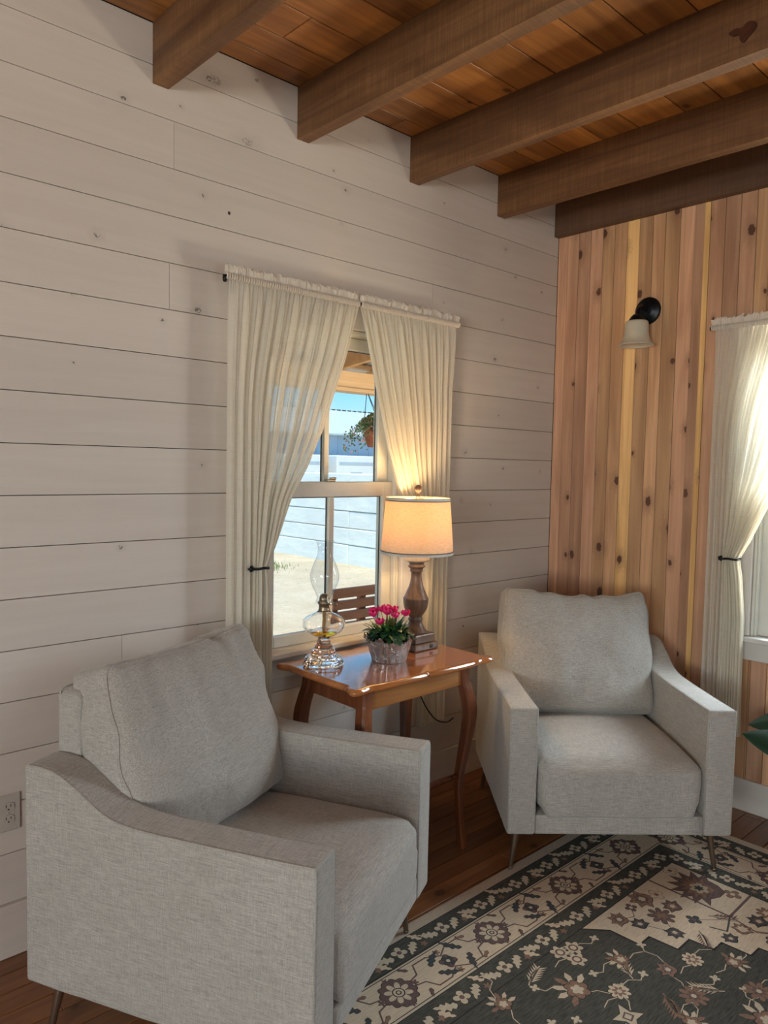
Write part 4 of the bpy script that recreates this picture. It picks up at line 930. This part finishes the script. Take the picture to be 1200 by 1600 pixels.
# stepped cream corners
XI, YI = RX1 - .406, RY1 - .406
stp = [(-1.36, YI), (-1.295, -1.186), (-1.29, -1.29), (-1.227, -1.29), (-1.218, -1.385), (-1.14, -1.385), (-1.13, -1.462), (-1.075, -1.464), (-1.07, -1.555), (-1.012, -1.557), (-1.0, -1.64), (-.94, -1.64), (-.93, -1.73), (-.87, -1.73), (-.86, -1.81), (-.80, -1.81), (-.79, -1.90), (XI, -1.90)]
cxr, cyr = (RX0 + RX1) / 2, (RY0 + RY1) / 2
for sx in (1, -1):
    for sy in (1, -1):
        T_[0] = (lambda sx, sy: (lambda x, y: (cxr + sx * (x - cxr), cyr + sy * (y - cyr))))(sx, sy)
        base = T_[0]
        def sub(cx_, cy_, rot, sc=1.0):
            g = place(cx_, cy_, rot, sc); return lambda x, y: base(*g(x, y))
        m.poly(P(stp + [(XI, YI)]), zl(1.5), mi=CR); strip(stp, .007, LN, 1.8)
        T_[0] = base; strip([(-.905, YI), (-.907, -1.421), (XI, -1.417)], .009, PL, 1.8); strip([(-.907, -1.421), (-1.00, -1.45), (-1.02, -1.40)], .006, SL, 1.8); strip([(-.907, -1.421), (-.93, -1.52), (-.86, -1.60)], .006, PL, 1.8)
        T_[0] = sub(-.81, -1.27, .5); palmette(.115, PL, RU, LT, 2, 9); T_[0] = sub(-.815, -1.27, .5); m.poly(P(petal_poly(.020, .036, 6)), zl(4), mi=LT); m.poly(P(petal_poly(.010, .018, 6)), zl(4.3), mi=SL)
        for (x, y, r, kind, c1, c2, ro) in ((-1.215, -1.175, .040, 'p', RU, PL, .6), (-1.185, -1.235, .034, 'p', SL, PL, -.5), (-1.12, -1.165, .022, 'f', PL, CR, 0), (-1.04, -1.165, .055, 'p', RU, PL, 1.2), (-1.085, -1.26, .046, 'r', PL, RU, 0), (-1.14, -1.335, .034, 'p', SL, PL, 2.2), (-1.0, -1.26, .040, 'p', PL, RU, .3), (-.975, -1.185, .03, 'f', CR, RU, .3),
                                            (-1.02, -1.345, .026, 'f', SL, PL, .4), (-.96, -1.37, .06, 's', PL, PL, -.9), (-1.07, -1.385, .055, 's', PL, PL, -2.4), (-.95, -1.48, .036, 'p', RU, CR, -1.2), (-1.03, -1.475, .030, 'p', SL, PL, -.3), (-.86, -1.50, .04, 'p', SL, PL, .2), (-.79, -1.50, .034, 'r', RU, CR, 0), (-.87, -1.63, .04, 'p', PL, RU, 1.4), (-.79, -1.64, .05, 's', PL, PL, -1), (-.94, -1.575, .026, 'f', PL, LT, 0), (-.77, -1.75, .035, 'p', SL, RU, 0), (-.78, -1.14, .028, 'f', CR, PL, 0), (-.76, -1.37, .030, 'f', RU, CR, .3)):
            T_[0] = sub(x, y, ro)
            if kind == 'p': palmette(r, c1, c2, LT, 2, 5)
            elif kind == 'f': small_flower(r, c1, c2)
            elif kind == 'r': outlined(petal_poly(r * .5, r, 8, .8), c1, 2); m.poly(P(petal_poly(r * .2, r * .5, 6)), zl(3), mi=c2)
            else: spray(r * 1.6, c1, 2, 6)
        T_[0] = base
        for q in ([(-1.215, -1.175), (-1.16, -1.20), (-1.12, -1.165)], [(-1.185, -1.235), (-1.14, -1.335), (-1.085, -1.26)], [(-1.02, -1.345), (-.96, -1.40), (-.907, -1.42)], [(-.95, -1.48), (-.90, -1.55), (-.87, -1.63)], [(-.86, -1.50), (-.82, -1.53), (-.79, -1.50)]): strip(q, .003, PL, 1.7)
# dark field: flowers on thin pale stems
random.seed(5)
F_ = [(-1.498, -1.164, 'tri'), (-1.403, -1.287, 'pal', 2.6), (-1.539, -1.359, 'ros'), (-1.336, -1.409, 'pal2', .8), (-1.231, -1.438, 'ros'), (-1.146, -1.53, 'pal', -.4), (-1.391, -1.515, 'ros2'), (-1.224, -1.636, 'ros2'), (-1.626, -1.272, 'big', 2.0), (-1.457, -1.357, 'spr', .9), (-1.449, -1.448, 'spr', -2.2), (-1.614, -1.429, 'sq'), (-1.84, -1.164, 'pal', 1.5), (-1.302, -1.567, 'spr', 2.2), (-1.72, -1.165, 'spr', .3), (-1.86, -1.33, 'ros'), (-1.76, -1.42, 'pal2', 1.5), (-1.50, -1.56, 'pal', 0), (-1.33, -1.70, 'big', .5), (-1.08, -1.66, 'spr', .4)]
for gx in range(14):
    for gy in range(9):
        x = RX0 + .50 + gx * .175 + tiny(.03); y = RY0 + .46 + gy * .175 + tiny(.03)
        if not (RX0 + .45 < x < XI - .05 and RY0 + .45 < y < YI - .04): continue
        dx = min(abs(x - RX0), abs(RX1 - x)) - .406; dy = min(abs(y - RY0), abs(RY1 - y)) - .406
        if dx / .66 + dy / .80 < 1.08: continue
        if any(math.hypot(x - f[0], y - f[1]) < .125 for f in F_): continue
        F_.append((x, y, random.choice(['ros', 'pal', 'spr', 'ros2', 'pal2', 'big', 'tri', 'sq']), random.uniform(-PI, PI)))
for f in F_:
    x, y, kd = f[:3]; ro = f[3] if len(f) > 3 else .3; T_[0] = place(x, y, ro)
    if kd == 'tri':
        for a in (.3, 2.3, 4.4):
            T_[0] = place(x + .032 * math.cos(a), y + .032 * math.sin(a), a); outlined(petal_poly(.020, .033, 6, 1.2), LT, 2, .002); m.poly(P(petal_poly(.016, .016, 6)), zl(3), mi=PL); m.poly(P(petal_poly(.010, .010, 6)), zl(3.5), mi=CR)
    elif kd in ('pal', 'big'):
        s_ = 1.0 if kd == 'pal' else 1.5
        T_[0] = place(x, y, ro, s_)
        for a, c in ((-.9, LT), (-.3, RU), (.3, LT), (.9, CR), (1.6, RU), (-1.6, CR)):
            q = place(0, 0, a); m.poly(P([q(*p) for p in serr(.052, .011, 2, .0)]), zl(2.2), mi=c)
        outlined(petal_poly(.018, .026, 6), RU, 2.6, .002); m.poly(P(petal_poly(.009, .014, 5)), zl(3.6), mi=LT)
    elif kd == 'pal2': palmette(.038, RU, PL, LT, 2, 5)
    elif kd in ('ros', 'ros2'):
        c1, c2 = (RU, PL) if kd == 'ros2' else (CR, RU)
        outlined(petal_poly(.022, .044 if kd == 'ros2' else .034, 9, .8), c1, 2, .002); m.poly(P(petal_poly(.010, .022, 7)), zl(3), mi=c2); m.poly(P(petal_poly(.008, .008, 7)), zl(3.5), mi=LT)
    elif kd == 'sq': outlined([(-.035, -.035), (0, -.022), (.035, -.035), (.022, 0), (.035, .035), (0, .022), (-.035, .035), (-.022, 0)], LT, 2, .002); m.poly(P([(-.014, -.014), (.014, -.014), (.014, .014), (-.014, .014)]), zl(3), mi=PL); m.poly(P([(-.009, -.009), (.009, -.009), (.009, .009), (-.009, .009)]), zl(3.5), mi=LT)
    else: spray(.10, CR if ro > 0 else RU, 2, 6)
    if kd != 'spr':
        T_[0] = place(x, y, ro); e_ = random.choice([-1, 1]); strip([(.03, 0), (.065, .012 * e_), (.085, .045 * e_), (.115, .045 * e_)], .0032, LT if kd != 'ros2' else CR, 1.6); T_[0] = place(*T_[0](.118, .045 * e_), ro); m.poly(P(petal_poly(.006, .016, 4)), zl(2), mi=LT)
        T_[0] = place(x, y, ro); strip([(-.03, 0), (-.055, -.02 * e_), (-.09, -.022 * e_)], .003, CR, 1.6)
m.build('pile', RM, rug)

# ------------------------------------------------------------------ outdoors
GZ = -.3
def zg(x, y): return GZ + .04 * noise.noise(Vector((x * .25, y * .25, 0)))
g = MB(); rows = []
for j in range(61):
    rows.append([(-30 + 110 * (i / 60), -30 + 120 * (j / 60), zg(-30 + 110 * (i / 60), -30 + 120 * (j / 60))) for i in range(61)])
g.loft(rows, cap=False, closed=False, smooth=True); tag(g.build('ground', M['sand']), kind='structure')
# a wall of big cast blocks running away from the house
random.seed(3); w = MB(); zc = GZ - .1; hgt = [.47, .31, .32, .34, .36]
for r, h in enumerate(hgt):
    yy = 2.4
    while yy < 42:
        L_ = 2.9; w.box(5.46 + tiny(.012), 6.15, yy + .003, yy + L_ - .003, zc + .006, zc + h - .004, .016); yy += L_
    zc += h
tag(w.build('block_wall', M['concrete']), 'low wall of big pale concrete blocks beyond the sandy yard', 'wall')
bld = tag(empty('metal_building', (0, 40, 0)), 'long pale metal building with light roof seen beyond the block wall', 'building')
m = MB(); m.box(9, 75, 0, .3, GZ - .1, 3.9)
for k in range(66): m.box(9.2 + k, 9.3 + k, -.03, .0, GZ, 3.88)
m.build('siding', M['metal_siding'], bld)
m = MB(); rows = [[(8.6, -.5, 3.86), (75.4, -.5, 3.86)], [(8.6, 8.2, 6.32), (75.4, 8.2, 6.32)], [(8.6, 8.2, 6.2), (75.4, 8.2, 6.2)], [(8.6, -.5, 3.74), (75.4, -.5, 3.74)], [(8.6, -.5, 3.86), (75.4, -.5, 3.86)]]
m.loft(rows, cap=False, closed=False); m.build('roof', M['metal_roof'], bld)
m = MB()
for k in range(110): m.box(9 + k * .6, 9.32 + k * .6, 8.1, 8.3, 6.3, 6.40)
m.build('ridge_cap', M['shade_line'], bld)
for (xa, xb, lab) in ((15, 27.2, 'white trailer parked behind the block wall, seen in the left upper pane'), (27.9, 42, 'white trailer parked behind the block wall, seen behind the hanging basket')):
    tr_ = tag(empty('trailer', (0, 36, 0)), lab, 'trailer', 'white trailers')
    m = MB(); m.box(xa, xb, 0, 2.4, .45, 2.23, .06); m.build('trailer_body', M['white_paint'], tr_)
    m = MB(); k = xa + 1.2
    while k < xb - 1.5: m.box(k, k + 1.0, -.03, .0, 1.02, 1.13); k += 4.4
    m.build('vent', M['metal_siding'], tr_)
    m = MB(); m.box(xa + .2, xb - .2, -.02, .0, 1.62, 1.80); m.build('stripe', M['metal_siding'], tr_)
    for wx2 in (xa + 4, xa + 5.2):
        m = MB(); m.tube([(wx2, .1, .12), (wx2, .35, .12)], .38, 20); m.build('wheel', M['dark'], tr_)
# porch: deck, beam, rafters, corrugated roof
pr_ = tag(empty('porch_roof', (0, 0, 0)), 'porch roof of corrugated metal on fir beam outside the north window', 'porch roof')
m = MB(); m.box(-6, 4.2, 2.2, 2.30, 2.166, 2.30, .004); m.build('beam', M['porch_wood'], pr_)
m = MB(); m.box(-6, 4.2, 2.17, 2.33, 2.137, 2.1655, .003); m.build('beam_trim', M['porch_wood'], pr_)
for k in range(14):
    x = -5.45 + k * .72
    m = MB(); rings = [[(x, y, z0), (x + .045, y, z0), (x + .045, y, z0 + .14), (x, y, z0 + .14)] for y, z0 in ((.15, 2.55), (2.75, 2.255))]; m.loft(rings); m.build('rafter', M['porch_wood'], pr_)
for yy, zz in ((.7, 2.629), (1.35, 2.555), (2.0, 2.482), (2.65, 2.408)):
    m = MB(); m.box(-6, 4.4, yy, yy + .09, zz, zz + .035, .003); m.build('purlin', M['porch_wood'], pr_)
m = MB(); rows = []
for y, z in ((.15, 2.740), (3.1, 2.405)):
    rows.append([(-6.1 + 10.6 * i / 700, y, z + .012 * math.sin(i * 2 * PI * 10.6 / 700 / .1)) for i in range(701)])
m.loft(rows, cap=False, closed=False); n0 = len(m.v); rows2 = [[(x, y, z + .002) for x, y, z in r] for r in rows]; m.loft(rows2, cap=False, closed=False); m.build('corrugated_sheet', M['galvanised'], pr_)
for x in (-5.6, -3.0, 3.6):
    m = MB(); m.box(x, x + .12, 2.19, 2.31, GZ - .02, 2.137, .004); m.build('post', M['porch_wood'], pr_)
m = MB(); m.box(-6, 4.2, .145, 2.35, -.16, -.12); m.box(-6, 4.2, 2.31, 2.35, GZ - .05, -.16); tag(m.build('deck', M['bench_wood']), kind='structure')
# slatted bench, its back toward the window
bn = tag(empty('porch_bench', (-.955, .715, 0), -.03), 'red-brown slatted wooden bench on the porch outside the window', 'bench')
for (z0, z1, nm) in ((.815, .868, 'top_rail'), (.752, .800, 'back_slat'), (.690, .738, 'back_slat'), (.628, .676, 'back_slat'), (.566, .614, 'back_slat'), (.504, .552, 'back_slat')):
    m = MB(); m.box(0, 1.35, .0, .028, z0, z1, .004); m.build(nm, M['bench_wood'], bn)
for x in (.0, .20, .66, 1.12, 1.30):
    m = MB(); m.box(x + .003, x + .05, .029, .062, .30, .86, .004); m.build('back_post', M['bench_wood'], bn)
for yy in (.08, .16, .24, .32, .40, .48):
    m = MB(); m.box(0, 1.35, yy, yy + .068, .30, .325, .004); m.build('seat_slat', M['bench_wood'], bn)
for x in (.0, 1.29):
    for y0_, zt_ in ((.07, .299), (.50, .299)):
        m = MB(); m.box(x, x + .055, y0_, y0_ + .045, -.12, zt_, .003); m.build('leg', M['bench_wood'], bn)
# hanging basket of flowers below the porch beam
hb = tag(empty('hanging_basket', (.60, 2.12, 1.70)), 'hanging terracotta basket of trailing pink flowers under the porch beam', 'hanging plant')
m = MB(); m.lathe([(.0, 0), (.065, 0), (.085, .05), (.105, .12), (.11, .145), (.10, .145), (.09, .12), (0, .12)], n=28); m.build('basket', M['terracotta'], hb)
for a in (.4, 2.5, 4.6):
    m = MB(); m.tube([(.10 * math.cos(a), .10 * math.sin(a), .14), (0, .12, .466)], .003, 6); m.build('hanger_wire', M['dark'], hb)
random.seed(9); lf = MB(); ff = MB()
for k in range(1900):
    a = random.random() * 2 * PI; rr = min(abs(random.gauss(0, .11)), .23); zz = .16 + .12 * (1 - rr / .22) * random.random() - max(0, rr - .09) * random.uniform(.2, 1.5)
    c_ = Vector((rr * math.cos(a) - .03, rr * math.sin(a) + .01, zz)); nrm = Vector((random.gauss(0, 1), random.gauss(0, 1), random.gauss(.6, 1))).normalized(); s1 = nrm.orthogonal().normalized(); s2 = nrm.cross(s1); r_ = random.uniform(.007, .014)
    tgt = ff if random.random() < .20 else lf; mi = 0
    if tgt is ff: tgt.add([c_ + (s1 * math.cos(q) + s2 * math.sin(q)) * r_ * (1 if i % 2 else .45) + nrm * .004 * (i % 2) for i, q in enumerate([2 * PI * z / 10 for z in range(10)])] + [c_], [(i, (i + 1) % 10, 10) for i in range(10)])
    else: tgt.add([c_ - s1 * r_ * 1.4, c_ + s2 * r_ * .7 + nrm * .003, c_ + s1 * r_ * 1.4, c_ - s2 * r_ * .7 + nrm * .003, c_ + nrm * -.003], [(0, 1, 4), (1, 2, 4), (2, 3, 4), (3, 0, 4)])
M['basket_leaf'] = simple('trailing_leaf', (.14, .26, .10), .6, 0, .4, 20); M['basket_flower'] = simple('coral_flower', (.75, .30, .26), .6, 0, .3, 30)
tag(lf.build('foliage', M['basket_leaf'], hb)); tag(ff.build('blossoms', M['basket_flower'], hb))
# tufts of dry grass in the yard
gr = MB(); random.seed(12)
for k in range(900):
    cx_ = 3.9 + random.gauss(0, .25); cy_ = 9.0 + random.gauss(0, .35); h = random.uniform(.03, .09); a = random.random() * PI
    gr.add([(cx_ - .006 * math.cos(a), cy_ - .006 * math.sin(a), zg(cx_, cy_) - .01), (cx_ + .006 * math.cos(a), cy_ + .006 * math.sin(a), zg(cx_, cy_) - .01), (cx_ + random.gauss(0, .02), cy_ + random.gauss(0, .02), zg(cx_, cy_) + h)], [(0, 1, 2)])
tag(gr.build('grass_patch', M['grass']), 'small green weed patch on the sand', 'grass', kind='stuff')
